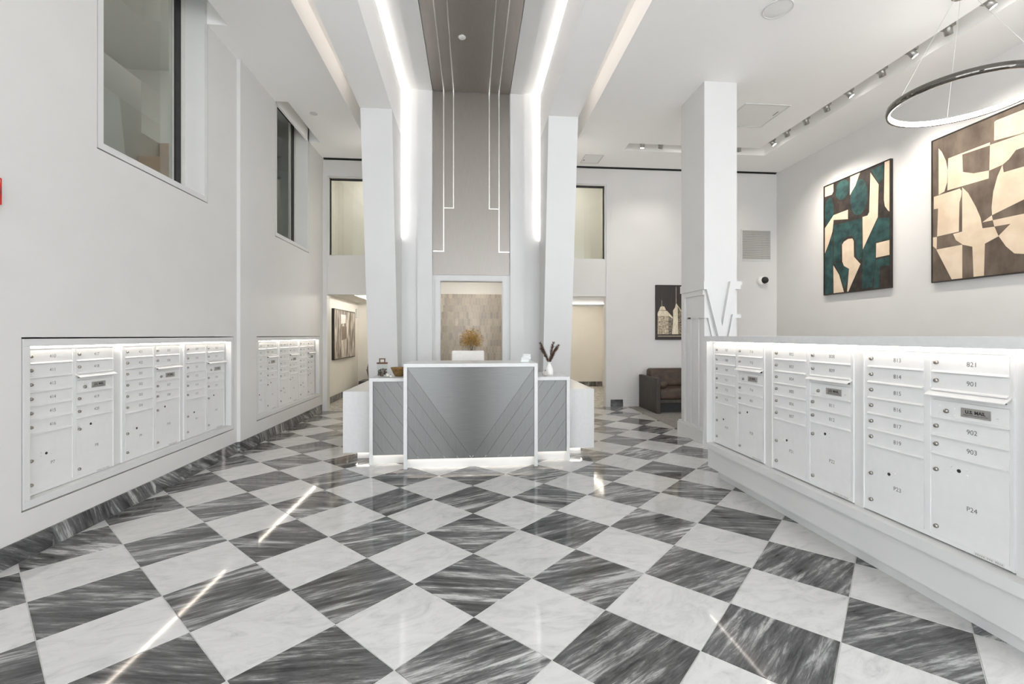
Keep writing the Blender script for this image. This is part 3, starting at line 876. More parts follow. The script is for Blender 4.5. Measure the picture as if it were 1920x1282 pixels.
# ================================================================== RIGHT MAILBOX COUNTER
mc = thing('mailbox_counter', 'long white counter on the right holding three mailbox units', 'counter', (2.5, 2.9, 0))
CY0, CY1 = 1.55, 4.245
B(2.230, 2.78, CY0, CY1, 1.293, 1.345).build('counter_top', 'quartz', mc, 0.002)
B(2.230, 2.296, CY1 - 0.06, CY1, 0.335, 1.293).build('side_rail', 'trim', mc)
B(2.230, 2.296, CY0, CY0 + 0.06, 0.335, 1.293).build('side_rail', 'trim', mc)
B(2.230, 2.296, CY0, CY1, 0.280, 0.335).build('bottom_rail', 'trim', mc)
B(2.268, 2.78, CY0, CY1 - 0.012, 0.095, 0.280).build('skirt', 'trim', mc)
B(2.345, 2.74, CY0, CY1 - 0.06, 0.0, 0.095).build('toe_kick', 'trim', mc)
cb = MB(); cb.box(2.44, 2.78, CY0, CY1, 0.280, 1.293)
cb.box(2.302, 2.44, CY1 - 0.06, CY1, 0.335, 1.293); cb.box(2.302, 2.44, CY0, CY0 + 0.06, 0.335, 1.293); cb.box(2.302, 2.44, CY0 + .06, CY1 - .06, 0.280, 0.335)
for a, b2 in ((4.165, 4.185), (3.322, 3.41), (2.50, 2.567), (CY0 + 0.06, 1.745)): cb.box(2.296, 2.44, a, b2, 0.335, 1.293)
cb.box(2.302, 2.44, CY0 + .06, CY1 - .06, 1.2755, 1.293)
cb.build('carcass', 'trim', mc)
B(2.252, 2.258, CY0 + 0.08, CY1 - 0.08, 1.289, 1.293).build('led_strip', 'led_counter', mc)

# ================================================================== RECEPTION DESK
dk = thing('reception_desk', 'white and brushed steel reception desk with a V on its front', 'desk', (0, 4.70, 0))
q = 0.036
def slab(nm, *a): return B(*a).build(nm, 'quartz', dk, 0.0015)
slab('counter_top', -0.683, 0.683, 4.70, 5.30, 1.065 - q, 1.065)
for s in (-1, 1):
    slab('side_leg', s * 0.683, s * (0.683 - q), 4.70, 5.30, 0, 1.065 - q)
    slab('side_top', s * 0.684, s * 1.062, 4.89, 5.55, 0.905 - q, 0.905)
    slab('side_leg', s * 1.062, s * (1.062 - q), 4.89, 5.55, 0, 0.905 - q)
    B(s * 1.063, s * 1.385, 5.10, 6.55, 0.080, 0.745).build('wing', 'quartz', dk, 0.002)
    B(s * 1.10, s * 1.25, 5.18, 6.50, 0.0, 0.080).build('toe_kick', 'trim', dk)
    B(s * 0.684, s * 1.026, 4.95, 4.97, 0.0, 0.13).build('toe_kick', 'trim', dk)
    B(s * 0.684, s * 1.026, 4.925, 4.95, 0.118, 0.868).build('backing_board', 'shadow_gap', dk)
    B(s * 0.69, s * 1.02, 4.930, 4.948, 0.111, 0.1178).build('led_strip', 'led_desk', dk)
    B(s * 1.255, s * 1.272, 5.20, 6.48, 0.072, 0.0795).build('led_strip', 'led_wing', dk)
    B(s * 1.10, s * 1.25, 5.155, 5.172, 0.072, 0.0795).build('led_strip', 'led_wing', dk)
B(-0.647, 0.647, 4.76, 4.78, 0.0, 0.13).build('toe_kick', 'trim', dk)
B(-0.647, 0.647, 4.735, 4.76, 0.118, 1.029).build('backing_board', 'shadow_gap', dk)
B(-0.64, 0.64, 4.740, 4.758, 0.111, 0.1178).build('led_strip', 'led_desk', dk)
KV, HS, GP = 1.4217, 0.188, 0.0009
def panel(nm, poly, y0, m):
    if len(poly) < 3: return
    xs = [p[0] for p in poly]
    ar = abs(sum(poly[k][0] * poly[(k + 1) % len(poly)][1] - poly[(k + 1) % len(poly)][0] * poly[k][1] for k in range(len(poly)))) / 2
    if ar < 0.0004: return
    MB().prism(poly, 'y', y0, y0 + 0.012).build(nm, m, dk)
rc = [(-0.646, 0.096), (0.646, 0.096), (0.646, 1.028), (-0.646, 1.028)]
g2 = GP * math.hypot(1, KV)
panel('v_panel', clip(clip(rc, -KV, -1, -(0.095 + g2)), KV, -1, -(0.095 + g2)), 4.722, 'steel')
for s in (-1, 1):
    for n in range(6):
        hi, lo = 0.095 - n * HS - g2, 0.095 - (n + 1) * HS + g2
        p = clip(rc, 0, 0, 1)
        # s=-1: z + K x between lo and hi on the left half ; mirrored on the right
        p = clip(clip(p, -s * KV, 1, hi), s * KV, -1, -lo)
        p = clip(p, -s, 0, 0)
        panel('strip_panel', p, 4.722, 'steel_v')
    rs = [(0.685, 0.096), (1.025, 0.096), (1.025, 0.867), (0.685, 0.867)]
    rs = [(s * a, b2) for a, b2 in rs]
    for n in range(-4, 6):
        hi, lo = -0.624 + (n + 1) * HS - g2, -0.624 + n * HS + g2
        p = clip(clip(rs, -s * KV, 1, hi), s * KV, -1, -lo)
        panel('strip_panel', p, 4.912, 'steel_v')
# inner work surface for the receptionist
B(-0.645, 0.645, 4.79, 5.45, 0.70, 0.735).build('work_top', 'quartz', dk)

# ---- things on the desk
jar = thing('glass_jar', 'square-shouldered glass jar of dried pods with wooden lid and handle', 'jar', (-0.968, 5.10, 0.905))
MB().lathe([(0.056, 0.0), (0.058, 0.004), (0.058, 0.135), (0.054, 0.137), (0.054, 0.006), (0.0, 0.005)], -0.968, 5.10, 28, base=0.906).build('glass', 'clear', jar)
MB().lathe([(0.059, 0.137), (0.059, 0.151), (0.052, 0.153), (0.0, 0.153)], -0.968, 5.10, 28, base=0.906).build('lid', 'wood', jar)
hd = MB(); hd.box(-1.001, -0.989, 5.092, 5.108, 1.058, 1.100); hd.box(-0.947, -0.935, 5.092, 5.108, 1.058, 1.100); hd.box(-1.001, -0.935, 5.092, 5.108, 1.0905, 1.103)
hd.build('handle', 'wood', jar, 0.003)
pd = MB(); rn = random.Random(5)
for k in range(46):
    a, r_, h = rn.random() * 6.28, 0.043 * math.sqrt(rn.random()), 0.014 + rn.random() * 0.062
    rr = 0.009 + rn.random() * 0.004
    pd.lathe([(0.002, -rr), (rr * 0.75, -rr * 0.6), (rr, 0), (rr * 0.75, rr * 0.6), (0.002, rr)], -0.968 + r_ * math.cos(a), 5.10 + r_ * math.sin(a), 8, base=0.907 + h)
o = pd.build('dried_pods', 'cone', jar); o['kind'] = 'stuff'
bl = MB()
bl.lathe([(0.038, 0.0), (0.046, 0.004), (0.066, 0.035), (0.088, 0.085), (0.094, 0.098), (0.089, 0.097), (0.06, 0.036), (0.036, 0.010), (0.0, 0.009)], -0.790, 5.12, 32, base=0.905)
tag(bl.build('bowl', 'amber', None), 'amber glazed flared bowl on the left side counter', 'bowl')
def pod(nm, label, cx, cy, z, r, stem):
    t = thing(nm, label, 'ornament', (cx, cy, z))
    mb = MB(); n = 24
    prof = [(-1, 0.25), (-0.8, 0.68), (-0.4, 0.95), (0, 1.0), (0.4, 0.93), (0.75, 0.66), (0.92, 0.3), (0.88, 0.05)]
    v, fs = [], []
    for h, w in prof:
        for k in range(n):
            a = 2 * math.pi * k / n
            rr = r * w * (1 - 0.07 * (k % 4 == 0))
            v.append((cx + rr * math.cos(a), cy + rr * math.sin(a), z + r * 0.85 + h * r * 0.85))
    for i in range(len(prof) - 1):
        for k in range(n): fs.append((i * n + k, i * n + (k + 1) % n, (i + 1) * n + (k + 1) % n, (i + 1) * n + k))
    fs.append(tuple(range(n))[::-1]); mb.add(v, fs, True)
    mb.build('body', 'stone', t)
    MB().tube([(cx, cy, z + r * 1.55), (cx + 0.002, cy, z + r * 1.78), (cx + 0.005, cy, z + r * 2.0)], [r * 0.16, r * 0.13, r * 0.1], 8).build('stem', stem, t)
pod('stone_pumpkin', 'small pale stone pumpkin between the jar and the bowl', -0.893, 5.02, 0.905, 0.027, 'stone')
pod('stone_pumpkin', 'small beige stone pumpkin with dark stem beside the white vase', 0.812, 5.03, 0.905, 0.033, 'dark_vase')
bd = MB(); bd.lathe([(0.0, 0.0), (0.010, 0.004), (0.013, 0.012), (0.009, 0.021), (0.0, 0.023)], -0.858, 4.99, 12, base=0.905)
tag(bd.build('pebble', 'ceramic'), 'tiny white pebble in front of the amber bowl', 'ornament')
vs_ = thing('plume_vase', 'white bottle vase holding brown pampas plumes on the right side counter', 'vase', (0.873, 5.12, 0.905))
MB().lathe([(0.040, 0.0), (0.046, 0.006), (0.047, 0.03), (0.042, 0.07), (0.030, 0.105), (0.021, 0.122), (0.021, 0.138), (0.026, 0.146), (0.021, 0.146), (0.016, 0.125), (0.0, 0.12)], 0.873, 5.12, 28, base=0.905).build('vase', 'ceramic', vs_)
def plume(tx, tz, ty, seed):
    rn = random.Random(seed); mb = MB()
    p0, p1 = Vector((0.873, 5.12, 1.035)), Vector((tx, ty, tz))
    ctrl = p0 + (p1 - p0) * 0.5 + Vector((0, 0, 0.02))
    spine = [(p0 * (1 - t) ** 2 + ctrl * 2 * t * (1 - t) + p1 * t * t) for t in [i / 12 for i in range(13)]]
    mb.tube(spine, 0.0018, 5)
    for k in range(230):
        t = 0.06 + 0.94 * rn.random()
        i = min(11, int(t * 12)); b_ = spine[i].lerp(spine[i + 1], t * 12 - i)
        d = (spine[i + 1] - spine[i]).normalized()
        a = rn.random() * 6.283
        side = Vector((math.cos(a), math.sin(a) * 0.9, 0)); side -= d * side.dot(d)
        ln = (0.018 + 0.030 * rn.random()) * (0.75 + 0.5 * math.sin(t * 3.0))
        e = b_ + (d * 0.75 + side.normalized() * 0.62) * ln
        w = side.cross(d).normalized() * (0.0022 + 0.0016 * rn.random())
        mid = b_.lerp(e, 0.45)
        mb.add([b_, mid + w, e, mid - w], [(0, 1, 2, 3)])
    mb.build('plume', 'plume', vs_)
plume(0.772, 1.262, 5.10, 1); plume(0.925, 1.268, 5.13, 2); plume(0.978, 1.240, 5.11, 3); plume(0.79, 1.20, 5.15, 4); plume(0.955, 1.20, 5.16, 6)
ch = thing('card_holder', 'clear two-tier card holder with white cards on the desk top', 'card holder', (0.575, 4.86, 1.065))
for k, (dy, z0) in enumerate(((0.0, 0.0), (0.028, 0.034))):
    B(0.525 + k * 0.028, 0.605 + k * 0.022, 4.84 + dy, 4.852 + dy, 1.069 + z0, 1.115 + z0).build('cards', 'paper', ch)
    B(0.520 + k * 0.026, 0.610 + k * 0.024, 4.834 + dy, 4.8375 + dy, 1.066 + z0, 1.094 + z0).build('front_plate', 'clear', ch)
B(0.516, 0.640, 4.825, 4.895, 1.065, 1.068).build('base', 'clear', ch)
B(0.545, 0.634, 4.884, 4.888, 1.068, 1.155).build('back_plate', 'clear', ch)
ct = MB(); ct.box(0.610, 0.650, 4.80, 4.825, 1.0652, 1.0672)
tag(ct.build('business_card', 'paper'), 'single white card lying beside the card holder', 'card')

# ---- white task chair behind the desk
tcx, tcy = -0.045, 5.92
t = thing('task_chair', 'white leather task chair behind the reception desk', 'chair', (tcx, tcy, 0))
B(tcx - 0.215, tcx + 0.215, tcy + 0.20, tcy + 0.25, 0.56, 1.150).build('backrest', 'white_leather', t, 0.02, 4)
B(tcx - 0.235, tcx + 0.235, tcy - 0.26, tcy + 0.21, 0.455, 0.53).build('seat', 'white_leather', t, 0.025, 4)
MB().tube([(tcx, tcy, 0.10), (tcx, tcy, 0.455)], 0.025, 12).build('post', 'chrome', t)
B(tcx - 0.03, tcx + 0.03, tcy + 0.12, tcy + 0.24, 0.42, 0.62).build('back_bracket', 'chrome', t, 0.006)
for s in (-1, 1):
    MB().tube([(tcx + s * 0.22, tcy + 0.15, 0.50), (tcx + s * 0.27, tcy + 0.14, 0.52), (tcx + s * 0.27, tcy + 0.12, 0.68), (tcx + s * 0.27, tcy - 0.12, 0.69)], 0.014, 8).build('armrest', 'chrome', t)
for k in range(5):
    a = R(72 * k + 18); ex, ey = tcx + 0.27 * math.cos(a), tcy + 0.27 * math.sin(a)
    lg = MB().tube([(tcx, tcy, 0.115), (ex, ey, 0.085)], [0.022, 0.014], 8).build('leg', 'chrome', t)
    MB().lathe([(0.028, -0.02), (0.03, -0.01), (0.03, 0.01), (0.028, 0.02)], ex, 0.0305, 12, ax='y', base=ey).build('caster', 'black', lg)

# ---- console and dried bouquet beyond the doorway
cn = thing('console_table', 'low white console against the picket tile wall', 'console', (0, 8.0, 0))
B(-0.55, 0.55, 7.70, 8.23, 0.86, 0.90).build('top', 'quartz', cn, 0.002)
for s in (-1, 1): B(s * 0.55, s * 0.51, 7.72, 8.23, 0.0, 0.86).build('side_panel', 'quartz', cn)
B(-0.51, 0.51, 8.20, 8.23, 0.05, 0.86).build('back_panel', 'quartz', cn)
B(-0.51, 0.51, 7.74, 8.20, 0.42, 0.45).build('shelf', 'quartz', cn)
bq = thing('dried_bouquet', 'golden dried grass bouquet in a dark vase before the tile wall', 'bouquet', (0, 7.9, 0.90))
MB().lathe([(0.05, 0.0), (0.075, 0.02), (0.085, 0.07), (0.075, 0.12), (0.04, 0.16), (0.032, 0.19), (0.038, 0.20), (0.03, 0.20), (0.026, 0.17), (0.0, 0.16)], 0.0, 7.9, 24, base=0.90).build('vase', 'dark_vase', bq)
rn = random.Random(11); mb = MB()
cb0 = Vector((0, 7.9, 1.275))
for k in range(420):
    th, cz_ = rn.random() * 6.283, rn.uniform(-0.75, 1.0)
    sr = math.sqrt(1 - cz_ * cz_)
    d = Vector((sr * math.cos(th), sr * math.sin(th), cz_))
    rad = 0.11 + 0.085 * rn.random()
    p1 = cb0 + Vector((d.x * rad * 1.05, d.y * rad * 0.9, d.z * rad * 0.95))
    p0 = cb0 + d * 0.03 - Vector((0, 0, 0.05))
    w = d.cross(Vector((rn.uniform(-1, 1), rn.uniform(-1, 1), rn.uniform(-1, 1)))).normalized() * 0.0026
    mb.add([p0, (p0 + p1) / 2 - w, p1, (p0 + p1) / 2 + w], [(0, 1, 2, 3)])
    for q_ in range(3):
        e = p1 + (d + Vector((rn.uniform(-1, 1), rn.uniform(-1, 1), rn.uniform(-1, 1)))).normalized() * 0.034
        mb.add([p1, (p1 + e) / 2 + w * 1.5, e, (p1 + e) / 2 - w * 1.5], [(0, 1, 2, 3)])
o = mb.build('dried_grass', 'straw', bq); o['kind'] = 'stuff'
mb = MB()
for k in range(7):
    a = k * 0.9
    mb.tube([(0.006 * math.cos(a), 7.9 + 0.006 * math.sin(a), 1.08), (0.05 * math.cos(a), 7.9 + 0.05 * math.sin(a), 1.26)], 0.003, 5)
mb.build('stems', 'dark_vase', bq)

# ================================================================== COLUMN WITH RAISED V
co = MB()
co.box(2.90, 3.326, 5.50, 6.13, 0.0, ZC)
column = struct(co.build('column', 'trim'), 'square white column at the end of the mailbox counter')
co = MB(); co.box(2.86, 3.366, 5.46, 6.17, 0.0, 0.165); co.box(2.872, 3.354, 5.472, 6.158, 0.165, 0.19)
co.build('plinth', 'trim', column)
V = [(2.868, 2.024), (2.984, 2.025), (3.108, 1.467), (3.215, 2.028), (3.367, 2.029), (3.367, 1.978), (3.349, 1.978), (3.349, 1.928), (3.28, 1.928), (3.122, 1.20), (3.094, 1.20), (2.905, 1.924), (2.868, 1.924)]
MB().prism([V[0], V[1], V[2], V[9], V[10], V[11], V[12]], 'y', 5.450, 5.50).build('v_emblem', 'trim', column)
MB().prism([V[2], V[3], V[4], V[5], V[6], V[7], V[8], V[9]], 'y', 5.450, 5.50).build('v_emblem', 'trim', column)
MB().prism([(2.883, 1.616), (2.946, 1.617), (3.062, 1.16), (3.026, 1.16), (2.933, 1.569), (2.883, 1.569)], 'y', 5.468, 5.50).build('v_emblem', 'trim', column)
MB().prism([(3.256, 1.618), (3.362, 1.618), (3.362, 1.57), (3.293, 1.57), (3.196, 1.16), (3.16, 1.16)], 'y', 5.468, 5.50).build('v_emblem', 'trim', column)
# stepped raised panels on the side facing the desk
sp_ = MB()
sp_.box(2.868, 2.90, 5.50, 6.10, 1.925, 2.024)
sp_.box(2.880, 2.90, 5.50, 6.06, 1.86, 1.925)
sp_.box(2.868, 2.90, 5.98, 6.06, 0.19, 1.86)
sp_.box(2.882, 2.90, 5.82, 5.90, 0.19, 1.59); sp_.box(2.882, 2.90, 5.50, 5.90, 1.57, 1.616)
sp_.box(2.882, 2.90, 5.62, 5.68, 0.19, 1.57)
sp_.build('side_panelling', 'trim', column)

# ================================================================== SOFA
so = thing('leather_sofa', 'dark brown leather sofa on the carpet below the skyline picture', 'sofa', (4.2, 8.05, 0.004))
B(3.170, 3.245, 7.64, 8.47, 0.004, 0.615).build('arm', 'leather_arm', so, 0.008, 3)
B(5.155, 5.230, 7.64, 8.47, 0.004, 0.615).build('arm', 'leather_arm', so, 0.008, 3)
B(3.245, 5.155, 7.70, 8.47, 0.175, 0.235).build('seat_frame', 'leather_arm', so, 0.006)
B(3.245, 5.155, 8.37, 8.47, 0.235, 0.60).build('back_frame', 'leather_arm', so, 0.01)
for a in (3.25, 4.20):
    c = B(a, a + 0.945, 7.68, 8.30, 0.236, 0.425).build('seat_cushion', 'leather', so, 0.05, 5)
    c = B(a + 0.01, a + 0.935, 8.16, 8.37, 0.41, 0.745).build('back_cushion', 'leather', so, 0.06, 5)
B(3.27, 5.13, 7.80, 8.46, 0.004, 0.175).build('base', 'black', so)  # black block standing in for the dark shade under the sofa
MB().lathe([(0.02, 0.0), (0.065, 0.004), (0.075, 0.02), (0.075, 0.40), (0.065, 0.416), (0.02, 0.42)], 3.33, 0.50, 24, ax='y', base=7.72).build('bolster', 'leather', so)

# ================================================================== PICTURES
def flat_print(nm, polys, mname, axis, a, b2, parent):
    for p in polys: MB().prism(p, axis, a, b2).build(nm, mname, parent)
GREEN_CREAM = [[(7.22, 3.841), (7.039, 3.842), (7.039, 3.714), (7.072, 3.674), (7.22, 3.679)], [(6.704, 3.84), (6.522, 3.844), (6.606, 3.672), (6.709, 3.554)], [(6.337, 3.776), (6.199, 3.557), (6.213, 3.085), (6.47, 2.66), (6.475, 3.152), (6.389, 3.152), (6.358, 3.194)], [(6.101, 3.845), (6.025, 3.844), (6.025, 3.114), (6.049, 3.137), (6.097, 3.211), (6.112, 3.302)], [(7.22, 3.152), (7.034, 3.326), (6.748, 3.337), (6.748, 3.189), (7.034, 3.247), (7.059, 3.065), (7.136, 2.881), (7.22, 2.732)], [(6.239, 2.706), (6.025, 2.71), (6.025, 2.498), (6.243, 2.495)], [(6.862, 2.807), (6.826, 2.848), (6.743, 2.875), (6.663, 2.866), (6.638, 2.819), (6.633, 2.575), (6.514, 2.444), (6.652, 2.202), (6.739, 2.045), (6.762, 2.045), (6.725, 2.401), (6.826, 2.463), (6.857, 2.536)], [(7.039, 2.501), (6.922, 2.332), (6.826, 2.045), (7.034, 2.045)]]
GREEN_TEAL = [[(7.034, 3.158), (6.485, 3.14), (6.485, 2.531), (6.54, 2.503), (6.595, 2.605), (6.602, 2.812), (6.674, 2.912), (6.767, 2.922), (6.857, 2.864), (6.886, 2.793), (6.886, 2.54), (7.034, 2.564)], [(6.47, 2.648), (6.205, 3.065), (6.025, 3.032), (6.025, 2.724), (6.245, 2.721), (6.255, 2.492), (6.306, 2.071), (6.485, 2.063)], [(6.327, 3.814), (6.112, 3.824), (6.126, 3.62), (6.195, 3.573)], [(7.22, 2.695), (7.059, 3.025), (7.044, 2.506), (7.049, 2.051), (7.22, 2.046)], [(7.029, 2.553), (6.881, 2.52), (6.739, 2.399), (6.767, 2.197), (6.809, 2.105), (6.91, 2.349)], [(6.245, 2.464), (6.025, 2.476), (6.025, 2.348), (6.175, 2.356), (6.195, 2.045), (6.286, 2.051)]]
def ell(cy, cz, ry, rz): return [(cy + ry * math.cos(k * math.pi / 14), cz + rz * math.sin(k * math.pi / 14)) for k in range(28)]
GREEN_TEAL += [ell(6.857, 3.685, 0.139, 0.155), ell(6.543, 3.475, 0.158, 0.275), [(7.22, z_) if False else (min(7.22, y_), z_) for y_, z_ in ell(7.132, 3.40, 0.10, 0.24)]]
BROWN_CREAM = [[(5.336, 3.731), (5.294, 3.665), (5.246, 3.54), (5.224, 3.416), (5.231, 3.265), (5.265, 3.16), (5.336, 3.139)], [(5.218, 3.558), (4.755, 3.565), (4.758, 3.531), (5.054, 3.542), (5.047, 3.329), (4.928, 3.27), (4.766, 3.246), (4.769, 3.155), (5.228, 3.162)], [(4.711, 3.778), (4.688, 3.787), (4.215, 3.777), (4.215, 3.533), (4.454, 3.534), (4.714, 3.566)], [(4.755, 3.535), (4.215, 3.52), (4.215, 3.379), (4.504, 3.376), (4.569, 3.3), (4.628, 3.262), (4.762, 3.243)], [(4.631, 3.26), (4.62, 3.173), (4.215, 3.164), (4.215, 2.879), (4.734, 2.725), (4.739, 2.819), (4.722, 2.99), (4.68, 3.151)], [(5.396, 3.132), (5.083, 3.14), (5.061, 3.106), (5.065, 3.041), (5.086, 2.973), (5.093, 2.618), (5.355, 2.614), (5.342, 2.968), (5.396, 2.973)], [(5.054, 3.146), (4.987, 3.055), (4.903, 2.865), (4.854, 2.726), (4.833, 2.598), (4.711, 2.588), (4.67, 2.47), (4.808, 2.414), (4.818, 2.045), (4.928, 2.045), (4.941, 2.404), (5.047, 2.449), (5.127, 2.522), (5.16, 2.604), (5.054, 2.609)], [(4.836, 2.667), (4.737, 2.724), (4.727, 2.665)], [(4.727, 2.665), (4.215, 2.659), (4.215, 2.178), (4.518, 2.249), (4.598, 2.343), (4.67, 2.474), (4.554, 2.583), (4.711, 2.589)], [(5.408, 2.614), (5.357, 2.609), (5.361, 2.452), (5.408, 2.501)], [(5.365, 2.449), (5.054, 2.451), (5.054, 2.045), (5.176, 2.045)]]
def picture(nm, label, y0, y1, z0, z1, ground, layers):
    t = thing(nm, label, 'painting', (XR, (y0 + y1) / 2, z0))
    fr = MB(); w = 0.012
    fr.box(XR - 0.045, XR - 0.004, y0, y0 + w, z0, z1); fr.box(XR - 0.045, XR - 0.004, y1 - w, y1, z0, z1)
    fr.box(XR - 0.045, XR - 0.004, y0 + w, y1 - w, z0, z0 + w); fr.box(XR - 0.045, XR - 0.004, y0 + w, y1 - w, z1 - w, z1)
    fr.build('frame', 'frame', t)
    B(XR - 0.038, XR - 0.004, y0 + w, y1 - w, z0 + w, z1 - w).build('canvas', ground, t)
    for k, (polys, mname, d) in enumerate(layers):
        flat_print('painted_shape', polys, mname, 'x', XR - 0.0380 - d, XR - 0.0378, t)
picture('abstract_painting', 'tall abstract painting in teal, cream and black on the right wall', 6.005, 7.245, 2.028, 3.862, 'umber_paint', [(GREEN_TEAL, 'teal_paint', 0.0008), (GREEN_CREAM, 'cream_paint', 0.0016)])
picture('abstract_painting', 'larger abstract painting in cream and brown on the right wall', 4.195, 5.425, 2.028, 3.862, 'brown_paint', [(BROWN_CREAM, 'cream_paint', 0.0012)])
t = thing('skyline_picture', 'framed sepia picture of lit towers at night above the sofa', 'picture', (3.9, YB, 1.268))
X0, X1, Z0, Z1 = 3.500, 4.085, 1.270, 2.315
fr = MB(); w = 0.022
fr.box(X0, X0 + w, 8.455, YB, Z0, Z1); fr.box(X1 - w, X1, 8.455, YB, Z0, Z1); fr.box(X0 + w, X1 - w, 8.455, YB, Z0, Z0 + w); fr.box(X0 + w, X1 - w, 8.455, YB, Z1 - w, Z1)
fr.build('frame', 'frame', t)
B(X0 + w, X1 - w, 8.462, YB, Z0 + w, Z1 - w).build('print', 'night_print', t)
SK = {'stone_print': [[(3.534, 1.724), (3.747, 1.725), (3.747, 1.376), (3.534, 1.376)]], 'shade_print': [[(3.747, 1.725), (3.822, 1.665), (3.817, 1.376), (3.747, 1.376)], [(3.951, 1.883), (4.026, 1.79), (4.058, 1.676), (4.060, 1.376), (3.94, 1.376), (3.935, 1.898)]], 'pale_print': [[(3.555, 1.824), (3.715, 1.825), (3.747, 1.725), (3.534, 1.724), (3.534, 1.777)], [(3.715, 1.828), (3.828, 1.706), (3.828, 1.67), (3.747, 1.732)], [(3.561, 1.829), (3.587, 1.896), (3.625, 1.91), (3.667, 1.902), (3.699, 1.835)], [(3.838, 1.83), (3.876, 1.882), (3.897, 1.976), (3.929, 1.903), (3.94, 1.376), (3.817, 1.376), (3.838, 1.675)], [(3.897, 1.976), (4.021, 1.8), (4.015, 1.79), (3.895, 1.955)], [(3.896, 2.286), (3.900, 2.286), (3.902, 1.976), (3.895, 1.976)], [(3.613, 2.025), (3.616, 2.025), (3.617, 1.902), (3.612, 1.902)], [(3.54, 1.335), (4.05, 1.335), (4.05, 1.345), (3.54, 1.345)]]}
for k, (mname, polys) in enumerate(SK.items()): flat_print('printed_tower', polys, mname, 'y', 8.4612 - 0.0004 * k, 8.462, t)
t = thing('corridor_painting', 'dark framed painting of grey and brown strokes in the left rear corridor', 'painting', (-2.8, 10.3, 0.853))
fr = MB(); w = 0.02
for a in ((9.50, 9.50 + w, 0.855, 1.90), (11.14 - w, 11.14, 0.855, 1.90), (9.50 + w, 11.14 - w, 0.855, 0.855 + w), (9.50 + w, 11.14 - w, 1.90 - w, 1.90)): fr.box(-2.80, -2.745, *a)
fr.build('frame', 'frame', t)
B(-2.80, -2.752, 9.50 + w, 11.14 - w, 0.855 + w, 1.90 - w).build('canvas', 'strokes', t)
flat_print('painted_shape', [[(9.98, 1.80), (10.36, 1.80), (10.34, 1.62), (10.0, 1.60)]], 'paper', 'x', -2.7522, -2.7508, t)
flat_print('painted_shape', [[(10.0, 1.55), (10.42, 1.55), (10.40, 1.28), (10.05, 1.25)]], 'brown_paint', 'x', -2.7522, -2.7512, t)
t = thing('corridor_speaker', 'slim grey wall sounder high in the left rear corridor', 'sounder', (-2.79, 11.45, 1.80))
B(-2.80, -2.765, 11.40, 11.52, 1.78, 2.0).build('case', 'grille', t, 0.004)
B(-2.766, -2.763, 11.415, 11.505, 1.80, 1.98).build('face', 'trim', t)
# planter at the end of the corridor
t = thing('planter_stand', 'dark low plinth at the end of the left rear corridor', 'plinth', (-2.30, 11.2, 0))
B(-2.62, -2.0, 10.95, 11.5, 0.04, 0.285).build('body', 'dark_vase', t, 0.004)
B(-2.58, -2.04, 10.99, 11.46, 0.0, 0.04).build('foot', 'black', t)
t = thing('handled_pot', 'grey metal pot with looped handle on the dark plinth', 'pot', (-2.30, 11.2, 0.285))
MB().lathe([(0.12, 0.0), (0.14, 0.02), (0.19, 0.24), (0.20, 0.26), (0.185, 0.26), (0.13, 0.03), (0.0, 0.025)], -2.30, 11.2, 24, base=0.285).build('body', 'metal_pot', t)
MB().tube([(-2.30 + 0.17 * math.cos(a), 11.2, 0.53 + 0.24 * math.sin(a)) for a in [math.pi * k / 14 for k in range(15)]], 0.016, 8).build('handle', 'metal_pot', t)
t = thing('wall_shelf', 'short grey shelf above the pot in the left rear corridor', 'shelf', (-2.28, 11.5, 0.86))
B(-2.40, -2.05, 11.42, 11.64, 0.885, 0.905).build('board', 'metal_pot', t)
B(-2.24, -2.21, 11.56, 11.64, 0.80, 0.885).build('bracket', 'metal_pot', t)

# ================================================================== WALL AND CEILING FITTINGS
t = thing('wall_grille', 'square louvred air grille high on the back wall', 'vent', (5.53, YB, 2.82))
gx0, gx1, gz0, gz1 = 5.225, 5.845, 2.812, 3.418
fr = MB(); w = 0.022
for a in ((gx0, gx0 + w, gz0, gz1), (gx1 - w, gx1, gz0, gz1), (gx0 + w, gx1 - w, gz0, gz0 + w), (gx0 + w, gx1 - w, gz1 - w, gz1)): fr.box(a[0], a[1], YB - 0.014, YB, a[2], a[3])
fr.build('frame', 'trim', t)
B(gx0 + w, gx1 - w, YB - 0.003, YB - 0.0005, gz0 + w, gz1 - w).build('backing', 'shadow_gap', t)
nsl = 26
me = None
for k in range(nsl):
    z = gz0 + w + (k + 0.5) * (gz1 - gz0 - 2 * w) / nsl
    if me is None:
        mm = MB(); mm.prism([(-0.003, 0.007), (-0.012, -0.007), (-0.0135, -0.006), (-0.0045, 0.008)], 'x', gx0 + w - 5.53, gx1 - w - 5.53); me = mm.mesh('louvre', 'grille')
    link('louvre', me, t, (0, 0, z - 2.82))
t = thing('security_camera', 'white wall mounted security camera with black dome', 'camera', (5.60, YB, 2.42))
MB().lathe([(0.085, 0.0), (0.088, -0.01), (0.085, -0.05), (0.07, -0.062), (0.0, -0.064)], 5.63, 2.42, 24, ax='y', base=YB).build('base', 'ceramic', t)
MB().lathe([(0.066, 0.0), (0.066, -0.02), (0.058, -0.05), (0.038, -0.072), (0.0, -0.082)], 5.67, 2.425, 24, ax='y', base=YB - 0.05).build('dome', 'black', t)
t = thing('ceiling_speaker', 'round flush speaker in the white ceiling near the column', 'speaker', (2.97, 4.22, ZC))
MB().lathe([(0.137, 0.0), (0.137, -0.006), (0.128, -0.008), (0.126, -0.005), (0.126, 0.0)], 2.97, 4.22, 36, base=ZC).build('rim', 'trim', t)
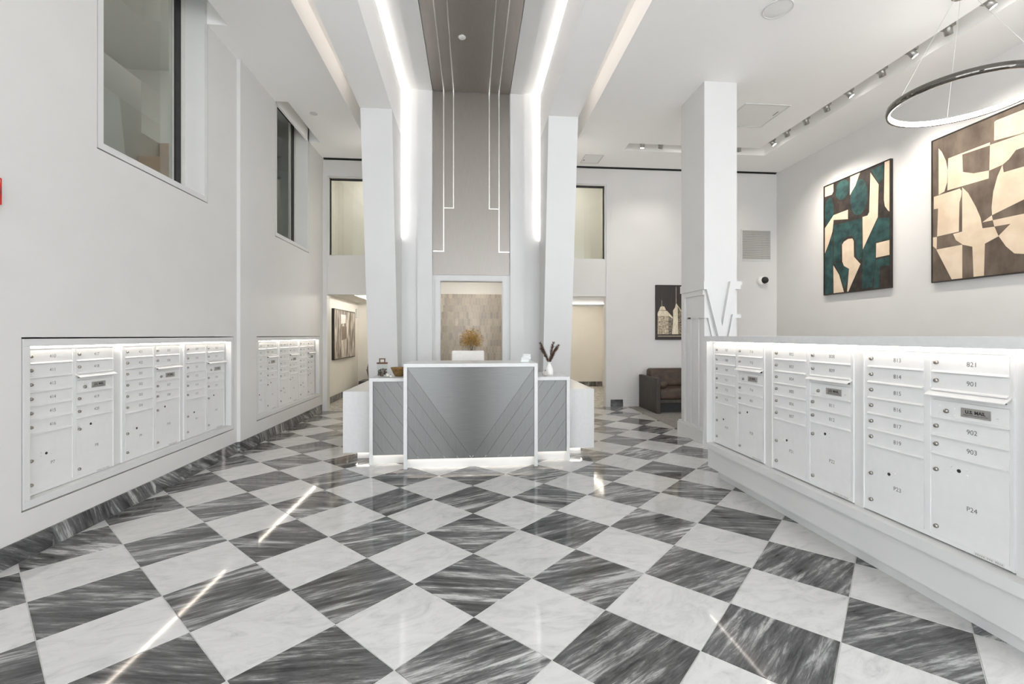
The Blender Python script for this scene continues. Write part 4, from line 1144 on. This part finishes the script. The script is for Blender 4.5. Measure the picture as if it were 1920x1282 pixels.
MB().lathe([(0.126, 0.0), (0.126, -0.004), (0.1255, -0.0042), (0.06, -0.0048), (0.0, -0.005)], 2.97, 4.22, 36, base=ZC).build('grille', 'hatch', t)
def hatch(label, x0, x1, y0, y1, latch):
    t = thing('access_hatch', label, 'hatch', ((x0 + x1) / 2, (y0 + y1) / 2, ZC))
    fr = MB(); w = 0.018
    for a in ((x0, x0 + w, y0, y1), (x1 - w, x1, y0, y1), (x0 + w, x1 - w, y0, y0 + w), (x0 + w, x1 - w, y1 - w, y1)): fr.box(*a, ZC - 0.006, ZC)
    fr.build('rim', 'trim', t)
    B(x0 + w + 0.004, x1 - w - 0.004, y0 + w + 0.004, y1 - w - 0.004, ZC - 0.003, ZC).build('leaf', 'hatch', t)
    B(*latch, ZC - 0.005, ZC - 0.003).build('latch', 'shadow_gap', t)
hatch('large square access hatch in the ceiling behind the column', 3.735, 4.40, 5.97, 6.64, (4.33, 4.345, 6.15, 6.27))
hatch('small access hatch in the ceiling beside the right portal rib', 1.99, 2.33, 7.90, 8.30, (2.02, 2.04, 8.14, 8.19))
t = thing('sprinkler_cap', 'small round sprinkler cover in the left ceiling strip', 'sprinkler', (-2.254, 6.80, ZC))
MB().lathe([(0.045, 0.0), (0.045, -0.003), (0.036, -0.006), (0.0, -0.007)], -2.254, 6.80, 20, base=ZC).build('cover', 'trim', t)
MB().lathe([(0.052, 0.0), (0.052, -0.0025)], -2.254, 6.80, 20, base=ZC).build('rim', 'grille', t)
t = thing('fire_alarm', 'red fire alarm sounder at the edge of the left wall', 'alarm', (XL, 2.80, 2.09))
B(XL, XL + 0.035, 2.752, 2.852, 2.09, 2.245).build('case', 'red', t, 0.006)
MB().lathe([(0.035, 0.0), (0.033, 0.012), (0.0, 0.018)], 2.802, 2.165, 20, ax='x', base=XL + 0.035).build('sounder', 'red', t)
B(XL + 0.035, XL + 0.0365, 2.767, 2.837, 2.215, 2.232).build('strobe', 'ceramic', t)

# ---- ring pendant
rz, RR = 3.55, 0.535
for rx, ry, rlab in ((4.53, 3.87, 'large dark chrome ring pendant glowing on its inner face, by the paintings'), (4.53, 0.9, 'dark chrome ring pendant added as unseen fill over the lounge behind the camera'), (0.0, -2.6, 'dark chrome ring pendant added as unseen fill over the entrance behind the camera')):
    t = thing('ring_pendant', rlab, 'pendant lamp', (rx, ry, rz), 0, 'ring pendants')  # all but the first ring are added out of view for fill light
    def ring(profile, mname, nm, n=96):
        v, fs = [], []
        m_ = len(profile)
        for k in range(n):
            a = 2 * math.pi * k / n
            for r_, z in profile: v.append((rx + r_ * math.cos(a), ry + r_ * math.sin(a), rz + z))
        for k in range(n):
            for j in range(m_):
                fs.append((k * m_ + j, ((k + 1) % n) * m_ + j, ((k + 1) % n) * m_ + (j + 1) % m_, k * m_ + (j + 1) % m_))
        mb = MB(); mb.add(v, fs, True)
        return mb.build(nm, mname, t)
    ring([(RR - 0.004, -0.030), (RR + 0.012, -0.030), (RR + 0.016, 0.0), (RR + 0.012, 0.030), (RR - 0.004, 0.030)], 'black_chrome', 'ring_body')
    ring([(RR - 0.016, -0.022), (RR - 0.0045, -0.026), (RR - 0.0045, 0.026), (RR - 0.016, 0.022)], 'led_ring', 'diffuser')
    for a in (R(172), R(52), R(-68)):
        MB().tube([(rx + (RR + .004) * math.cos(a), ry + (RR + .004) * math.sin(a), rz + 0.03), (rx + 0.05 * math.cos(a), ry + 0.05 * math.sin(a), ZC - 0.03)], 0.0016, 5).build('wire', 'trim', t)
    MB().lathe([(0.075, 0.0), (0.075, -0.03), (0.07, -0.034), (0.0, -0.035)], rx, ry, 24, base=ZC).build('canopy', 'chrome', t)

# ---- trough spotlights
def spot(label, x, y, aim, lit, watt=1.0):
    t = thing('spotlight', label, 'spotlight', (x, y, ZC + 0.2), 0, 'spotlights in the ceiling trough')
    z = ZC
    d = (Vector(aim) - Vector((x, y, z))).normalized()
    B(x - 0.03, x + 0.03, y - 0.06, y + 0.06, z + 0.035, z + 0.165).build('driver_box', 'head', t, 0.003)
    MB().tube([(x, y, z + 0.165), (x, y, z + 0.2)], 0.012, 8).build('stem', 'head', t)
    p = Vector((x, y, z + 0.03))
    hd = MB().tube([p - d * 0.05, p + d * 0.062], 0.036, 16).build('lamp_head', 'head', t)
    MB().tube([p + d * 0.056, p + d * 0.0635], 0.030, 16).build('lens', 'lens' if lit else 'lens_off', hd)
    ld = bpy.data.lights.new('spot_beam', 'SPOT')
    ld.energy = SPOT_W * watt; ld.color = (1.0, 0.93, 0.85); ld.spot_size = R(75); ld.spot_blend = 0.8; ld.shadow_soft_size = 0.03
    lo = link('spot_beam', ld, t, p + d * 0.072 - t.location)
    lo.rotation_euler = d.to_track_quat('-Z', 'Y').to_euler()
names = ['nearest', 'second', 'third', 'fourth', 'fifth', 'sixth', 'seventh', 'eighth', 'ninth']
ys = [4.0, 4.38, 4.78, 5.16, 5.65, 6.03, 6.43, 6.85, 7.20]
for k, yy in enumerate(ys):
    spot('%s visible spotlight of the ceiling trough along the right wall' % names[k], 4.965, yy, (XR, yy + (-0.5 if k in (0, 2, 4, 8) else 0.5), 2.9), k in (0, 2, 4, 8))
for k, (xx, nm) in enumerate(((4.56, 'just right of the column'), (3.62, 'at the left edge of the column'), (3.18, 'third from the left end of the rear trough'), (2.86, 'at the left end of the rear trough'))):
    spot('spotlight of the ceiling trough %s' % nm, xx, 7.47, (xx + (0.5 if k == 0 else -0.2), YB if k != 3 else 8.0, 2.6 if k != 3 else 1.6), k in (1, 3), 0.35)
